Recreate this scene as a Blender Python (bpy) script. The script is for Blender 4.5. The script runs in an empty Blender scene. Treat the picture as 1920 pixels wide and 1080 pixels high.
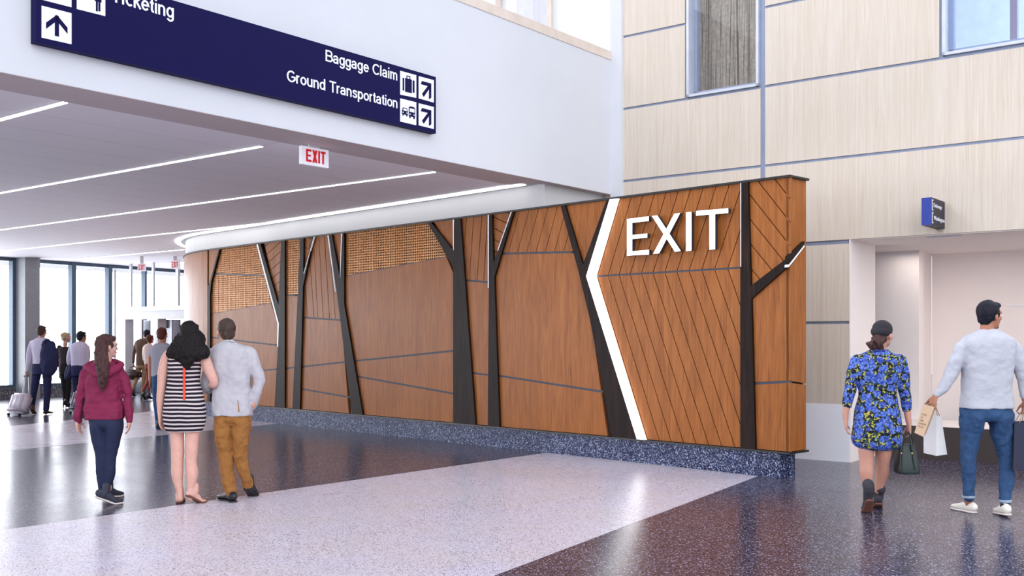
import bpy, bmesh, math, random
from mathutils import Vector, Matrix
random.seed(7)
S = bpy.context.scene
COL = S.collection
F, CX, HY, H0 = 1960.0, 960.0, 636.0, 1.5
V = Vector
def V2(a, b): return Vector((a, b, 0.0))

# ------------------------------------------------------------ materials
class NT:
    def __init__(s, name, rough=.5, metal=0., spec=.5):
        s.m = bpy.data.materials.new(name); s.m.use_nodes = True
        s.t = s.m.node_tree; s.b = s.t.nodes['Principled BSDF']
        s.b.inputs['Roughness'].default_value = rough
        s.b.inputs['Metallic'].default_value = metal
        s.b.inputs['Specular IOR Level'].default_value = spec
        s.tc = s.t.nodes.new('ShaderNodeTexCoord')
    def n(s, typ, ins=None, **kw):
        n = s.t.nodes.new(typ)
        for k, v in kw.items(): setattr(n, k, v)
        for k, v in (ins or {}).items():
            if isinstance(v, bpy.types.NodeSocket): s.t.links.new(v, n.inputs[k])
            else: n.inputs[k].default_value = v
        return n
    def link(s, a, b): s.t.links.new(a, b)
    def mapping(s, scale=(1, 1, 1), rot=(0, 0, 0), src='Object'):
        return s.n('ShaderNodeMapping', {'Vector': s.tc.outputs[src], 'Scale': scale, 'Rotation': rot}).outputs[0]
    def noise(s, vec, scale, detail=4, rough=.55, dist=0):
        return s.n('ShaderNodeTexNoise', {'Vector': vec, 'Scale': scale, 'Detail': detail, 'Roughness': rough, 'Distortion': dist}).outputs[0]
    def ramp(s, fac, stops):
        r = s.n('ShaderNodeValToRGB', {'Fac': fac}); e = r.color_ramp.elements
        while len(e) < len(stops): e.new(.5)
        for el, (p, c) in zip(e, stops): el.position = p; el.color = (*c, 1) if len(c) == 3 else c
        return r.outputs[0]
    def mix(s, fac, a, b, bt='MIX'):
        n = s.n('ShaderNodeMix', data_type='RGBA', blend_type=bt)
        for i, v in ((0, fac), (6, a), (7, b)):
            if isinstance(v, bpy.types.NodeSocket): s.t.links.new(v, n.inputs[i])
            elif i == 0: n.inputs[0].default_value = v
            else: n.inputs[i].default_value = (*v, 1)
        return n.outputs[2]
    def math(s, op, a, b=0.0, c=0.0):
        n = s.n('ShaderNodeMath', operation=op)
        for i, v in enumerate((a, b, c)):
            if isinstance(v, bpy.types.NodeSocket): s.t.links.new(v, n.inputs[i])
            else: n.inputs[i].default_value = v
        return n.outputs[0]
    def bump(s, h, strength=.2, dist=.01):
        n = s.n('ShaderNodeBump', {'Height': h, 'Strength': strength, 'Distance': dist})
        s.link(n.outputs[0], s.b.inputs['Normal'])
    def col(s, c):
        if isinstance(c, bpy.types.NodeSocket): s.link(c, s.b.inputs['Base Color'])
        else: s.b.inputs['Base Color'].default_value = (*c, 1)
def sr(r, g, b):
    f = lambda c: (c/255/12.92) if c/255 <= .04045 else ((c/255+.055)/1.055)**2.4
    return (f(r), f(g), f(b))
M = {}
def plain(name, c, rough=.55, metal=0., var=.06, scale=6, spec=.5):
    k = NT(name, rough, metal, spec)
    nz = k.noise(k.mapping(), scale)
    hi = tuple(min(1, x*(1+var)) for x in c); lo = tuple(x*(1-var) for x in c)
    k.col(k.ramp(nz, [(.3, lo), (.7, hi)])); M[name] = k.m; return k
def emis(name, c, st):
    k = plain(name, c, .4, var=.01)
    k.b.inputs['Emission Color'].default_value = (*c, 1); k.b.inputs['Emission Strength'].default_value = st
    return k
def wood(name, cs, grain=1.0, rough=.38, z=.5, coat=0., spec=.5):
    k = NT(name, rough, spec=spec)
    m1 = k.mapping((5*grain, 5*grain, z)); m2 = k.mapping((70*grain, 70*grain, 1.6))
    a = k.noise(m1, 2.2, 5, .6, 1.2); b = k.noise(m2, 2.0, 3, .6, .2)
    f = k.math('ADD', k.math('MULTIPLY', a, .45), k.math('MULTIPLY', b, .55))
    k.col(k.ramp(f, [(.34, cs[0]), (.5, cs[1]), (.66, cs[2])]))
    k.bump(b, .08, .004)
    if coat: k.b.inputs['Coat Weight'].default_value = coat; k.b.inputs['Coat Roughness'].default_value = .25
    M[name] = k.m
wood('oak_panel', [sr(122, 69, 30), sr(152, 91, 44), sr(174, 109, 56)], 1.0, .36, spec=.16)
wood('pale_panel', [sr(194, 178, 158), sr(207, 195, 181), sr(215, 206, 196)], 2.2, .5, .22)
wood('bark_panel', [sr(14, 8, 6), sr(32, 20, 16), sr(52, 34, 28)], 1.0, .5, spec=.14)
plain('joint_metal', sr(74, 76, 86), .5, 0., spec=.2)
plain('joint_blue', sr(138, 148, 172), .45, .3)
plain('groove', sr(40, 20, 12), .8)
plain('black_trim', sr(18, 16, 18), .4)
plain('white_wall', sr(207, 209, 215), .6, var=.015, scale=2)
plain('bulk_grey', sr(196, 196, 198), .5, var=.02, scale=2)
plain('inner_white', sr(238, 228, 224), .6, var=.01)
plain('base_white', sr(236, 238, 246), .5, var=.01)
plain('dark_plinth', sr(62, 52, 52), .7, var=.12, scale=40)
plain('frame_dark', sr(84, 102, 120), .4, .3)
plain('frame_light', sr(196, 200, 210), .4, .3)
plain('frame_white', sr(212, 212, 216), .5)
plain('column_grey', sr(150, 154, 158), .45, .1)
plain('steel', sr(180, 180, 186), .25, .9)
plain('soffit_grey', sr(150, 152, 156), .7)
plain('ground_pale', sr(235, 235, 235), .9)
plain('brass', sr(196, 134, 74), .32, .25, var=.25, scale=30)
plain('screen_back', sr(26, 12, 6), .9)
plain('navy', sr(16, 12, 66), .6, var=.04, spec=.12)
plain('blade_blue', sr(34, 56, 150), .4)
plain('blade_dark', sr(26, 22, 42), .5)
plain('sign_white', sr(236, 238, 246), .5, var=.01)
plain('sign_red', sr(190, 8, 14), .5)
plain('mauve', sr(150, 138, 152), .7)
plain('lavender', sr(190, 196, 226), .6)
plain('sky_reflection_blue', sr(220, 230, 248), .6)  # sky reflection of the right-hand glass, put into the room colour
plain('strand', sr(190, 176, 156), .8, var=.3, scale=20)
plain('sill_beige', sr(214, 200, 188), .5)
plain('lift_grey', sr(176, 178, 188), .35, .4)
plain('lift_dark', sr(128, 122, 130), .4, .3)
emis('lamp', (1.0, .97, .94), 6.0)
emis('cove', (1.0, .99, .97), 3.5)
emis('band', (1.0, 1.0, 1.0), 3.2)
emis('letter_white', (1.0, 1.0, 1.0), 1.0)
emis('edge_light', (.8, .82, .86), .12)

def ceiling_mat():
    k = NT('ceiling_tile', .75)
    m = k.mapping(rot=(0, 0, -math.atan2(.786, .618)))   # x along the beam
    sep = k.n('ShaderNodeSeparateXYZ', {0: m})
    def line(o, per, w):
        fr = k.math('FRACT', k.math('ADD', k.math('DIVIDE', o, per), 200.0))
        return k.math('LESS_THAN', fr, w/per)
    l = k.math('MAXIMUM', line(sep.outputs[1], .72, .012), line(sep.outputs[0], 2.37, .012))
    k.col(k.mix(k.math('MULTIPLY', l, .35), sr(240, 236, 242), sr(130, 124, 132)))
    M['ceiling_tile'] = k.m
ceiling_mat()
plain('ceiling_border', sr(196, 184, 184), .8, var=.01)

def terrazzo(name, base, chips, scale, thr, rough, spec=.5, var=None):
    k = NT(name, rough, spec=spec)
    m = k.mapping()
    v = k.n('ShaderNodeTexVoronoi', {'Vector': m, 'Scale': scale}); v.feature = 'F1'
    rnd = k.n('ShaderNodeSeparateColor', {0: v.outputs['Color']})
    big = k.math('GREATER_THAN', rnd.outputs[0], thr)
    near = k.math('LESS_THAN', v.outputs['Distance'], .42)
    mask = k.math('MULTIPLY', big, near)
    v2 = k.n('ShaderNodeTexVoronoi', {'Vector': m, 'Scale': scale*2.1}); r2 = k.n('ShaderNodeSeparateColor', {0: v2.outputs['Color']})
    mask2 = k.math('MULTIPLY', k.math('GREATER_THAN', r2.outputs[1], thr+.05), .55)
    mk = k.math('MAXIMUM', mask, mask2)
    bn = k.noise(m, 1.3, 3)
    bc = k.ramp(bn, [(.3, base), (.7, var or base)])
    c = k.mix(mk, bc, k.mix(rnd.outputs[2], chips[0], chips[1]))
    k.col(c)
    k.link(k.math('ADD', k.math('MULTIPLY', k.noise(m, .9, 4), .12), rough-.06), k.b.inputs['Roughness'])
    M[name] = k.m; return k
terrazzo('terrazzo_dark', sr(36, 34, 56), [sr(112, 110, 138), sr(184, 182, 200)], 70, .76, .22, spec=.36, var=sr(48, 38, 52))
terrazzo('terrazzo_light', sr(216, 209, 226), [sr(64, 60, 84), sr(112, 100, 118)], 74, .74, .28, spec=.35, var=sr(216, 206, 212))
terrazzo('sill_terrazzo', sr(70, 70, 76), [sr(130, 130, 136), sr(190, 190, 196)], 30, .6, .35)
terrazzo('terrazzo_base', sr(20, 26, 62), [sr(110, 124, 166), sr(195, 204, 228)], 55, .70, .35, spec=.2, var=sr(30, 36, 72))
def glass_mat(name='glass', tint=(1, 1, 1), refl=.5):
    m = bpy.data.materials.new(name); m.use_nodes = True; t = m.node_tree; t.nodes.clear()
    N = t.nodes.new; o = N('ShaderNodeOutputMaterial'); mx = N('ShaderNodeMixShader')
    tr = N('ShaderNodeBsdfTransparent'); gl = N('ShaderNodeBsdfGlossy'); ge = N('ShaderNodeNewGeometry')
    d = N('ShaderNodeVectorMath'); d.operation = 'DOT_PRODUCT'; t.links.new(ge.outputs['Normal'], d.inputs[0]); t.links.new(ge.outputs['Incoming'], d.inputs[1])
    def mt(op, a, b=0.0):
        n = N('ShaderNodeMath'); n.operation = op
        for i, v in enumerate((a, b)):
            if isinstance(v, bpy.types.NodeSocket): t.links.new(v, n.inputs[i])
            else: n.inputs[i].default_value = v
        return n.outputs[0]
    f = mt('POWER', mt('SUBTRACT', 1.0, mt('ABSOLUTE', d.outputs['Value'])), 5.0)
    f = mt('ADD', mt('MULTIPLY', f, refl), .04)
    tr.inputs[0].default_value = (*tint, 1); gl.inputs['Roughness'].default_value = .02
    t.links.new(f, mx.inputs[0]); t.links.new(tr.outputs[0], mx.inputs[1]); t.links.new(gl.outputs[0], mx.inputs[2]); t.links.new(mx.outputs[0], o.inputs[0])
    M[name] = m
glass_mat(); glass_mat('glass_blue', (.93, .96, 1.0), .5)

# ------------------------------------------------------------ objects
def root_of(o):
    while o.parent: o = o.parent
    return o
def link(o, parent=None):
    COL.objects.link(o)
    if parent is not None: o.parent = parent
    return o
def thing(name, label, cat, loc=(0, 0, 0), group=None):
    o = bpy.data.objects.new(name, None); o.empty_display_size = .2
    COL.objects.link(o); o.location = loc; o['label'] = label; o['category'] = cat
    if group: o['group'] = group
    return o
def tag(o, label, cat, group=None):
    o['label'] = label; o['category'] = cat
    if group: o['group'] = group
    return o
def mesh_obj(name, bm, mat, parent=None, smooth=False, label=None):
    """bm holds world coordinates; they become local to the (unrotated) root."""
    if isinstance(bm, bmesh.types.BMesh):
        me = bpy.data.meshes.new(name); bmesh.ops.recalc_face_normals(bm, faces=bm.faces); bm.to_mesh(me); bm.free()
    else: me = bm
    o = bpy.data.objects.new(name, me)
    if mat: me.materials.clear(); me.materials.append(M[mat] if isinstance(mat, str) else mat)
    if parent is not None:
        me.transform(Matrix.Translation(-V(root_of(parent).location)))
    link(o, parent)
    if smooth:
        for p in me.polygons: p.use_smooth = True
    if label: o['label'] = label
    return o
def struct(name, bm, mat, parent=None, smooth=False):
    o = mesh_obj(name, bm, mat, parent, smooth)
    if parent is None: o['kind'] = 'structure'
    return o
def prism(bm, bottom, top):
    """bottom, top: equal length loops of Vectors"""
    n = len(bottom); a = [bm.verts.new(p) for p in bottom]; b = [bm.verts.new(p) for p in top]
    bm.faces.new(a[::-1]); bm.faces.new(b)
    for i in range(n): bm.faces.new((a[i], a[(i+1) % n], b[(i+1) % n], b[i]))
def footprint(bm, pts, z0, z1):
    prism(bm, [V((p[0], p[1], z0)) for p in pts], [V((p[0], p[1], z1)) for p in pts])
def fbox(bm, o, ax, u0, u1, v0, v1, z0, z1):
    """box in a frame: origin o (x,y), ax = (unit u, unit v)"""
    u, v = ax
    pts = [o+u*a+v*b for a, b in ((u0, v0), (u1, v0), (u1, v1), (u0, v1))]
    footprint(bm, pts, z0, z1)
NB = bmesh.new

# ------------------------------------------------------------ camera maths (known place of the camera, used to read positions off the planes)
def ray(px, py): return V(((px-CX)/F, 1.0, (HY-py)/F))
CAM = V((0, 0, H0))
def on_plane(px, py, p0, n):
    r = ray(px, py); t = (p0-CAM).dot(n)/r.dot(n); return CAM+r*t
def gp(px, py): return on_plane(px, py, V((0, 0, 0)), V((0, 0, 1)))

vA = V((-1538-960, F, 0)).normalized(); vB = V((2500-960, F, 0)).normalized()
vA = V((-vB.y, vB.x, 0))                       # keep the two building axes square
vC = V((-933-960, F, 0)).normalized(); vD = V((vC.y, -vC.x, 0))
vE = V((2120-960, F, 0)).normalized(); vN = V((-vE.y, vE.x, 0))

cam = bpy.data.cameras.new('camera'); cam.sensor_width = 36; cam.lens = 36*F/1920; cam.shift_y = (HY-540)/1920
co = bpy.data.objects.new('camera', cam); COL.objects.link(co); co.location = CAM; co.rotation_euler = (math.pi/2, 0, 0)
cam.clip_end = 300; S.camera = co

# ------------------------------------------------------------ 2-D polygon tools
def clip(poly, n, c):
    out = []
    for i in range(len(poly)):
        a, b = poly[i], poly[(i+1) % len(poly)]
        da, db = n[0]*a[0]+n[1]*a[1]-c, n[0]*b[0]+n[1]*b[1]-c
        if da <= 0: out.append(a)
        if (da < 0 < db) or (db < 0 < da):
            t = da/(da-db); out.append((a[0]+(b[0]-a[0])*t, a[1]+(b[1]-a[1])*t))
    return out
def split(polys, p, q, gap):
    dx, dy = q[0]-p[0], q[1]-p[1]; L = math.hypot(dx, dy); n = (-dy/L, dx/L); c = n[0]*p[0]+n[1]*p[1]
    r = []
    for po in polys:
        for s in (1, -1):
            k = clip(po, (n[0]*s, n[1]*s), c*s-gap/2)
            if len(k) >= 3 and area(k) > 1e-4: r.append(k)
    return r
def area(p): return abs(sum(p[i][0]*p[(i+1) % len(p)][1]-p[(i+1) % len(p)][0]*p[i][1] for i in range(len(p))))/2

# ------------------------------------------------------------ FEATURE WALL
ZT = H0+(HY-330.5)/F*11.15; ZB = H0-(847.7-HY)/F*11.15
W0 = V(((1479-960)/F*11.15, 11.15, 0))         # near front corner of the wood
def wpx(px, py, h=0.0):
    p = on_plane(px, py, W0-vD*h, vD); return ((p-W0).dot(vC), p.z)
RC = 4.5; L0 = wpx(393, 600)[0]; CC = W0+vC*L0+vD*RC
def wall_pt(u, z, h=0.0):
    if u <= L0: p = W0+vC*u-vD*h
    else:
        th = (u-L0)/RC; p = CC-vD*math.cos(th)*(RC+h)+vC*math.sin(th)*(RC+h)
    return V((p.x, p.y, z))
def yT(x): return 330.5+.1278*(1480-x)
def yB(x): return 847.6-.0876*(1480-x)
def slab(bm, poly, h0, h1):
    prism(bm, [wall_pt(u, z, h0) for u, z in poly], [wall_pt(u, z, h1) for u, z in poly])
def wclip(poly, e=.004):
    poly = clip(poly, (0, 1), ZT-e); return clip(poly, (0, -1), -(ZB+e))
def pxpoly(pts, h=0.0): return wclip([wpx(x, y, h) for x, y in pts])

fw = thing('feature_wall', 'long warm wooden feature wall with dark tree shapes and a lit white EXIT', 'wall', (W0.x, W0.y, 0))
TH = .35
# footprint loops for wall, arc included
def path(h, umax, n=26, u0=0.0):
    us = [u0, L0]+[L0+(umax-L0)*i/n for i in range(1, n+1)]
    return [wall_pt(u, 0, h) for u in us]
UM = L0+RC*1.9
def ring_slab(bm, h0, h1, z0, z1, u0=0.0, umax=UM):
    a, b = path(h0, umax, u0=u0), path(h1, umax, u0=u0)
    for i in range(len(a)-1):
        q = [a[i], a[i+1], b[i+1], b[i]]
        footprint(bm, q, z0, z1)
def ring_strip(bm, h0, h1, z0, z1, u0=0.0, umax=UM):
    a, b = path(h0, umax, u0=u0), path(h1, umax, u0=u0)
    N = len(a); vs = [[bm.verts.new((p.x, p.y, z)) for p in L] for L, z in ((a, z0), (b, z0), (b, z1), (a, z1))]
    for k in range(4):
        A_, B_ = vs[k], vs[(k+1) % 4]
        for i in range(N-1): bm.faces.new((A_[i], A_[i+1], B_[i+1], B_[i]))
    for i in (0, N-1): bm.faces.new([vs[k][i] for k in range(4)])
bm = NB(); ring_strip(bm, -TH+.03, -.03, ZB, ZT-.01, .03); mesh_obj('wall_core', bm, 'groove', fw)
bm = NB(); ring_strip(bm, -TH+.05, -.055, 0, ZB-.02, .05)
bmesh.ops.bevel(bm, geom=[e for e in bm.edges if abs(e.verts[0].co.z-e.verts[1].co.z) > .1 and min((v.co.to_2d()-(W0+vC*.05-vD*(-.055)).to_2d()).length for v in e.verts) < .5 and (e.verts[0].co-W0).dot(vC) < .1], offset=.09, segments=5, affect='EDGES')
mesh_obj('plinth', bm, 'terrazzo_base', fw)
bm = NB(); ring_strip(bm, -TH-.02, .03, ZT-.012, ZT+.012, -.03); mesh_obj('cap_strip', bm, 'black_trim', fw)
bm = NB(); ring_strip(bm, -TH-.02, .025, ZB-.022, ZB-.002, -.025); mesh_obj('bottom_strip', bm, 'black_trim', fw)

PH = 0.0; PT = .03      # panel front face h=0, thickness
def panel(poly, mat='oak_panel', name='wood_panel'):
    if len(poly) < 3: return
    bm = NB(); slab(bm, poly, -PT, 0); mesh_obj(name, bm, mat, fw)
def bay(pts, joints=(), planks=(), gap=.011):
    """joints split a bay into panels (one object each); planks cut grooves in the region above/below joints"""
    polys = [pxpoly(pts)]
    for a, b in joints: polys = split(polys, wpx(*a), wpx(*b), .028)
    for po in polys:
        cx = sum(p[0] for p in po)/len(po); cz = sum(p[1] for p in po)/len(po)
        sub = [po]
        for test, lines in planks:
            if test(cx, cz):
                for p, q in lines: sub = split(sub, p, q, gap)
        bm = NB()
        for s in sub: slab(bm, s, -PT, 0)
        mesh_obj('wood_panel', bm, 'oak_panel', fw)
def zl(px, py): return wpx(px, py)[1]
def lines_px(lst): return [(wpx(*a), wpx(*b)) for a, b in lst]
def par(first, n, du, p, q):
    """n parallel lines: first through p->q, shifted du in u"""
    return [((p[0]+du*i, p[1]), (q[0]+du*i, q[1])) for i in range(n)]
above = lambda lim: (lambda u, z: z > lim)
below = lambda lim: (lambda u, z: z < lim)

# joints backing strip (grey reveals) sits between panels, slightly recessed
bmj = NB()
def joint(a, b, w=.03):
    p, q = wpx(*a), wpx(*b); dx, dy = q[0]-p[0], q[1]-p[1]; L = math.hypot(dx, dy); n = (-dy/L*w/2, dx/L*w/2)
    po = wclip([(p[0]+n[0], p[1]+n[1]), (q[0]+n[0], q[1]+n[1]), (q[0]-n[0], q[1]-n[1]), (p[0]-n[0], p[1]-n[1])])
    slab(bmj, po, -PT-.005, -.006)
B_ = 900
# --- bay by bay, read off the wall plane (left -> right)
# arc panels
bm = NB()
def arc_panel(u0, u1, z0, z1, n):
    bm = NB(); us = [u0+(u1-u0)*i/n for i in range(n+1)]
    vs = [[bm.verts.new(wall_pt(u, z, h)) for u in us] for h, z in ((-PT, z0), (0, z0), (0, z1), (-PT, z1))]
    for k in range(4):
        for i in range(n): bm.faces.new((vs[k][i], vs[k][i+1], vs[(k+1) % 4][i+1], vs[(k+1) % 4][i]))
    for i in (0, n): bm.faces.new([vs[k][i] for k in range(4)])
    mesh_obj('wood_panel', bm, 'oak_panel', fw)
u389 = wpx(389, 600)[0]
if u389 < L0: u389 = L0+.02
for k in range(4):
    w = (UM-u389)/4; arc_panel(u389+k*w+.006, u389+(k+1)*w-.006, ZB+.004, ZT-.016, 10)
J1 = ((392, 632), (517, 647)); J2 = ((392, 704), (517, 692.5)); JS = ((393, 590.5), (508, 568.5))
bay([(390, 400), (412, 400), (411.5, 467), (392, 550), (392, 400)])
bay([(392, 590.5), (508, 568.5), (534, 650), (534, B_), (392, B_)], [J1, J2])
for j in (J1, J2, JS): joint(*j)
# V of second tree with diagonal grooves
bay([(484, 400), (529, 400), (529, 600), (524, 590)], planks=[(above(0), [((wpx(505, 455)[0]+0, wpx(505, 455)[1]-.17*i), (wpx(530, 432)[0], wpx(530, 432)[1]-.17*i)) for i in range(0, 9)])])
JB3 = ((533, 553), (561, 556)); JB3b = ((533, 691.2), (553, 689))
bay([(530, 553.5), (561, 556), (556, 640), (549, B_), (530, B_)], [JB3b]); joint(*JB3); joint(*JB3b)
bay([(566, 400), (589, 400), (589, 444), (568, 525)], planks=[(above(0), [((wpx(569, 438)[0], wpx(569, 438)[1]-.2*i), (wpx(589, 455)[0], wpx(589, 455)[1]-.2*i)) for i in range(0, 6)])])
J5 = ((562, 594.8), (637, 600)); J5b = ((560, 688.5), (650, 678.6)); J5c = ((560, 728.5), (658, 745.3))
bay([(589, 400), (617, 400), (638, 573), (664, B_), (556, B_), (560, 560), (568, 525)], [J5, J5b, J5c],
    [(above(zl(600, 597)), lines_px([((588, 451), (596, 597)), ((598, 445), (606, 598)), ((608.5, 444), (618, 599)), ((581.5, 493.5), (589, 595)), ((573, 540), (576, 594)), ((619, 470), (629, 600))]))], .014)
for j in (J5, J5b, J5c): joint(*j)
bay([(620, 400), (642, 400), (641, 438), (638, 528)])
J7 = ((645, 519), (837, 482)); J7b = ((660, 677.5), (850, 658)); J7c = ((666, 705), (850, 738))
bay([(644, 519.2), (837, 482), (853, 520), (853, B_), (668, B_), (644, 572)], [J7b, J7c])
for j in (J7, J7b, J7c): joint(*j)
bay([(804, 400), (851, 400), (851, 475), (849, 475)])
J9 = ((868, 525.3), (916, 529.2)); J9b = ((880, 698.6), (916, 703.2))
bay([(858, 400), (917, 400), (917, B_), (880, B_)], [J9, J9b],
    [(above(zl(893, 527)), lines_px([((874.6, 408), (866, 525)), ((888, 407), (880, 526)), ((903.7, 405), (894, 527)), ((914, 404), (907, 528))]))], .014)
for j in (J9, J9b): joint(*j)
bay([(919, 400), (960, 390), (961, 397), (925, 500)], planks=[(above(0), [((wpx(922, 405)[0], wpx(922, 405)[1]-.155*i), (wpx(955, 421)[0], wpx(955, 421)[1]-.155*i)) for i in range(-1, 6)])])
J11 = ((926, 476), (1072, 472.6)); J11b = ((934, 704.4), (1130, 734.6))
g11 = [((974.6+17.7*i, 395.4-2.2*i), (952.7+17.3*i, 473.5)) for i in range(-1, 8)]
bay([(961, 390), (1053, 380), (1086, 508), (1109, 603), (1150, B_), (934, B_), (926, 505)], [J11, J11b], [(above(zl(1000, 475)), lines_px(g11))])
for j in (J11, J11b): joint(*j)
bay([(1055, 380), (1140, 370), (1138, 376), (1093, 505)])
J13 = ((1112, 518.3), (1389, 502))
p0, p1 = wpx(1114, 518.3), wpx(1157, 372); q1 = wpx(1208, 824.5); pe = wpx(1387, 502)
zj = lambda u: p0[1]+(pe[1]-p0[1])*(u-p0[0])/(pe[0]-p0[0])
up, dn = [], []
for i in range(-14, 13):
    u = p0[0]+(pe[0]-p0[0])*(i+.3)/12.2
    up.append(((u, zj(u)), (u+p1[0]-p0[0], zj(u)+p1[1]-p0[1])))
    dn.append(((u, zj(u)), (u+q1[0]-p0[0], zj(u)+q1[1]-p0[1])))
polyU = pxpoly([(1114, 518), (1157, 372), (1156, 360), (1390, 330), (1390, 502)])
polyD = pxpoly([(1114, 519), (1389, 502.5), (1389, B_), (1232, B_)])
for po, ls, sgn in ((polyU, up, 1), (polyD, dn, -1)):
    sub = split([po], wpx(1112, 518.3+0), wpx(1389, 502), .022)
    sub = [s for s in sub if (sum(p[1] for p in s)/len(s) > zj(sum(p[0] for p in s)/len(s))) == (sgn > 0)]
    for l in ls: sub = split(sub, l[0], l[1], .012)
    bm = NB()
    for s in sub: slab(bm, s, -PT, 0)
    mesh_obj('wood_panel', bm, 'oak_panel', fw)
joint(*J13)
# right of last tree, above the branch (diagonals) and below it
g14 = [((1421.2, 339.4+45*i), (1478, 412.3+44*i)) for i in range(-1, 5)]
J14 = ((1410, 719.3), (1481, 715.6))
bay([(1396, 330), (1482, 320), (1482, 490), (1409, 545)], planks=[(above(0), lines_px(g14))])
bay([(1409, 547), (1482, 492), (1482, B_), (1412, B_)], [J14]); joint(*J14)

# woven brass screens
def hspan(poly, z):
    xs = []
    for i in range(len(poly)):
        a, b = poly[i], poly[(i+1) % len(poly)]
        if (a[1]-z)*(b[1]-z) < 0: xs.append(a[0]+(b[0]-a[0])*(z-a[1])/(b[1]-a[1]))
    return sorted(xs)
def vspan(poly, u):
    return hspan([(b, a) for a, b in poly], u)
def screen(pts, dz=.040, du=.05):
    po = pxpoly(pts)
    bm = NB(); slab(bm, po, -PT, -.022); back = mesh_obj('screen_backing', bm, 'screen_back', fw)
    bm = NB()
    z = min(p[1] for p in po)+dz/2
    while z < max(p[1] for p in po):
        xs = hspan(po, z)
        if len(xs) >= 2: slab(bm, [(xs[0], z-dz*.22), (xs[-1], z-dz*.22), (xs[-1], z+dz*.22), (xs[0], z+dz*.22)], -.018, -.008)
        z += dz
    u = min(p[0] for p in po)+du/2
    while u < max(p[0] for p in po):
        zs = vspan(po, u)
        if len(zs) >= 2: slab(bm, [(u-du*.11, zs[0]), (u+du*.11, zs[0]), (u+du*.11, zs[-1]), (u-du*.11, zs[-1])], -.014, -.002)
        u += du
    mesh_obj('woven_screen', bm, 'brass', fw)
screen([(411.5, 460), (484, 440), (492, 480), (496, 516), (400, 512)])
screen([(400, 514), (496, 518), (508, 567.5), (393, 589.5), (392, 551)])
joint((398, 513), (497, 517))
screen([(532, 440), (566, 430), (561, 552), (532, 552)])
screen([(644, 430), (804, 405), (836, 481), (645, 517.5)], .040, .044)

mesh_obj('joint_strip', bmj, 'joint_metal', fw)

# trees
HT = .035
def tree(pts, name='tree_trunk'):
    bm = NB(); po = [wpx(x, y, HT) for x, y in pts]
    po = [(u, min(max(z, ZB), ZT-.014)) for u, z in po]
    slab(bm, po, -.01, HT); mesh_obj(name, bm, 'bark_panel', fw)
def light(pts, mat='edge_light', h=.04, name='light_strip'):
    bm = NB()
    if mat != 'band' and len(pts) == 4: pts = [pts[0], (pts[0][0]+(pts[1][0]-pts[0][0])*.6, pts[1][1]), (pts[3][0]+(pts[2][0]-pts[3][0])*.6, pts[2][1]), pts[3]]
    po = [wpx(x, y, h) for x, y in pts]; po = [(u, min(max(z, ZB), ZT-.014)) for u, z in po]
    slab(bm, po, -.01 if mat == 'band' else .018, h if mat == 'band' else .038); mesh_obj(name, bm, mat, fw, label='thin glowing white edge light' if mat != 'band' else 'wide glowing white bent light band')
tree([(409.5, 467.5), (412, 467), (396, 528), (393.5, 553), (394, 754), (389.5, 754), (389.5, 535), (391.5, 535)])
tree([(483, 458), (488, 457), (522, 572.5), (527, 451.6), (533.7, 450.8), (533.7, 765), (514.5, 763.5), (521, 650), (522.5, 607)])
light([(480.5, 458.3), (483, 458), (522.5, 607), (521, 650), (519, 650), (520, 607)])
tree([(563, 447), (569, 446.3), (568.3, 512), (586.5, 444.5), (588, 444.2), (568, 536), (562, 768), (548, 767), (558, 556)])
light([(588, 444.2), (590, 443.9), (570.5, 513), (569, 513)])
tree([(616.5, 441), (622, 440.3), (637, 521), (642, 437.8), (645, 437.4), (645, 569), (680, 779), (660, 777), (634.6, 573.4)])
light([(613.8, 441.3), (616.5, 441), (629.5, 547), (628, 547)]); light([(639.5, 438), (642, 437.8), (638, 520), (637, 520)])
tree([(802, 418), (808, 417.3), (849.5, 469), (851.5, 411.5), (863, 410), (891.5, 798), (849.5, 794), (849.5, 501)])
light([(848.8, 411.8), (851.5, 411.5), (851, 469), (849.3, 469)])
tree([(917, 402), (922, 401.3), (925, 493), (959.8, 397), (963, 396.5), (926.5, 520), (936.5, 802), (914.5, 800.5), (916.5, 540)])
light([(914.3, 402.5), (917, 402), (916.5, 540), (914.5, 540)]); light([(957.3, 397.3), (959.8, 396.9), (934, 470), (932.5, 469)])
tree([(1051, 385.5), (1059, 384.5), (1092.8, 496.7), (1137, 374.6), (1143, 373.8), (1099, 518), (1194, 826), (1147.5, 821), (1107, 603), (1085, 510)])
light([(1143, 373.8), (1157, 372), (1114, 518), (1208, 827), (1194, 826), (1099, 518)], 'band', .045, 'light_band')
tree([(1390, 342), (1402, 340.4), (1407.5, 536), (1479.7, 480.5), (1479.7, 496.5), (1408.5, 560), (1416, 843), (1388, 840), (1388, 342)])
light([(1388, 342.3), (1390, 342), (1390, 500), (1388, 500)])

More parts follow.
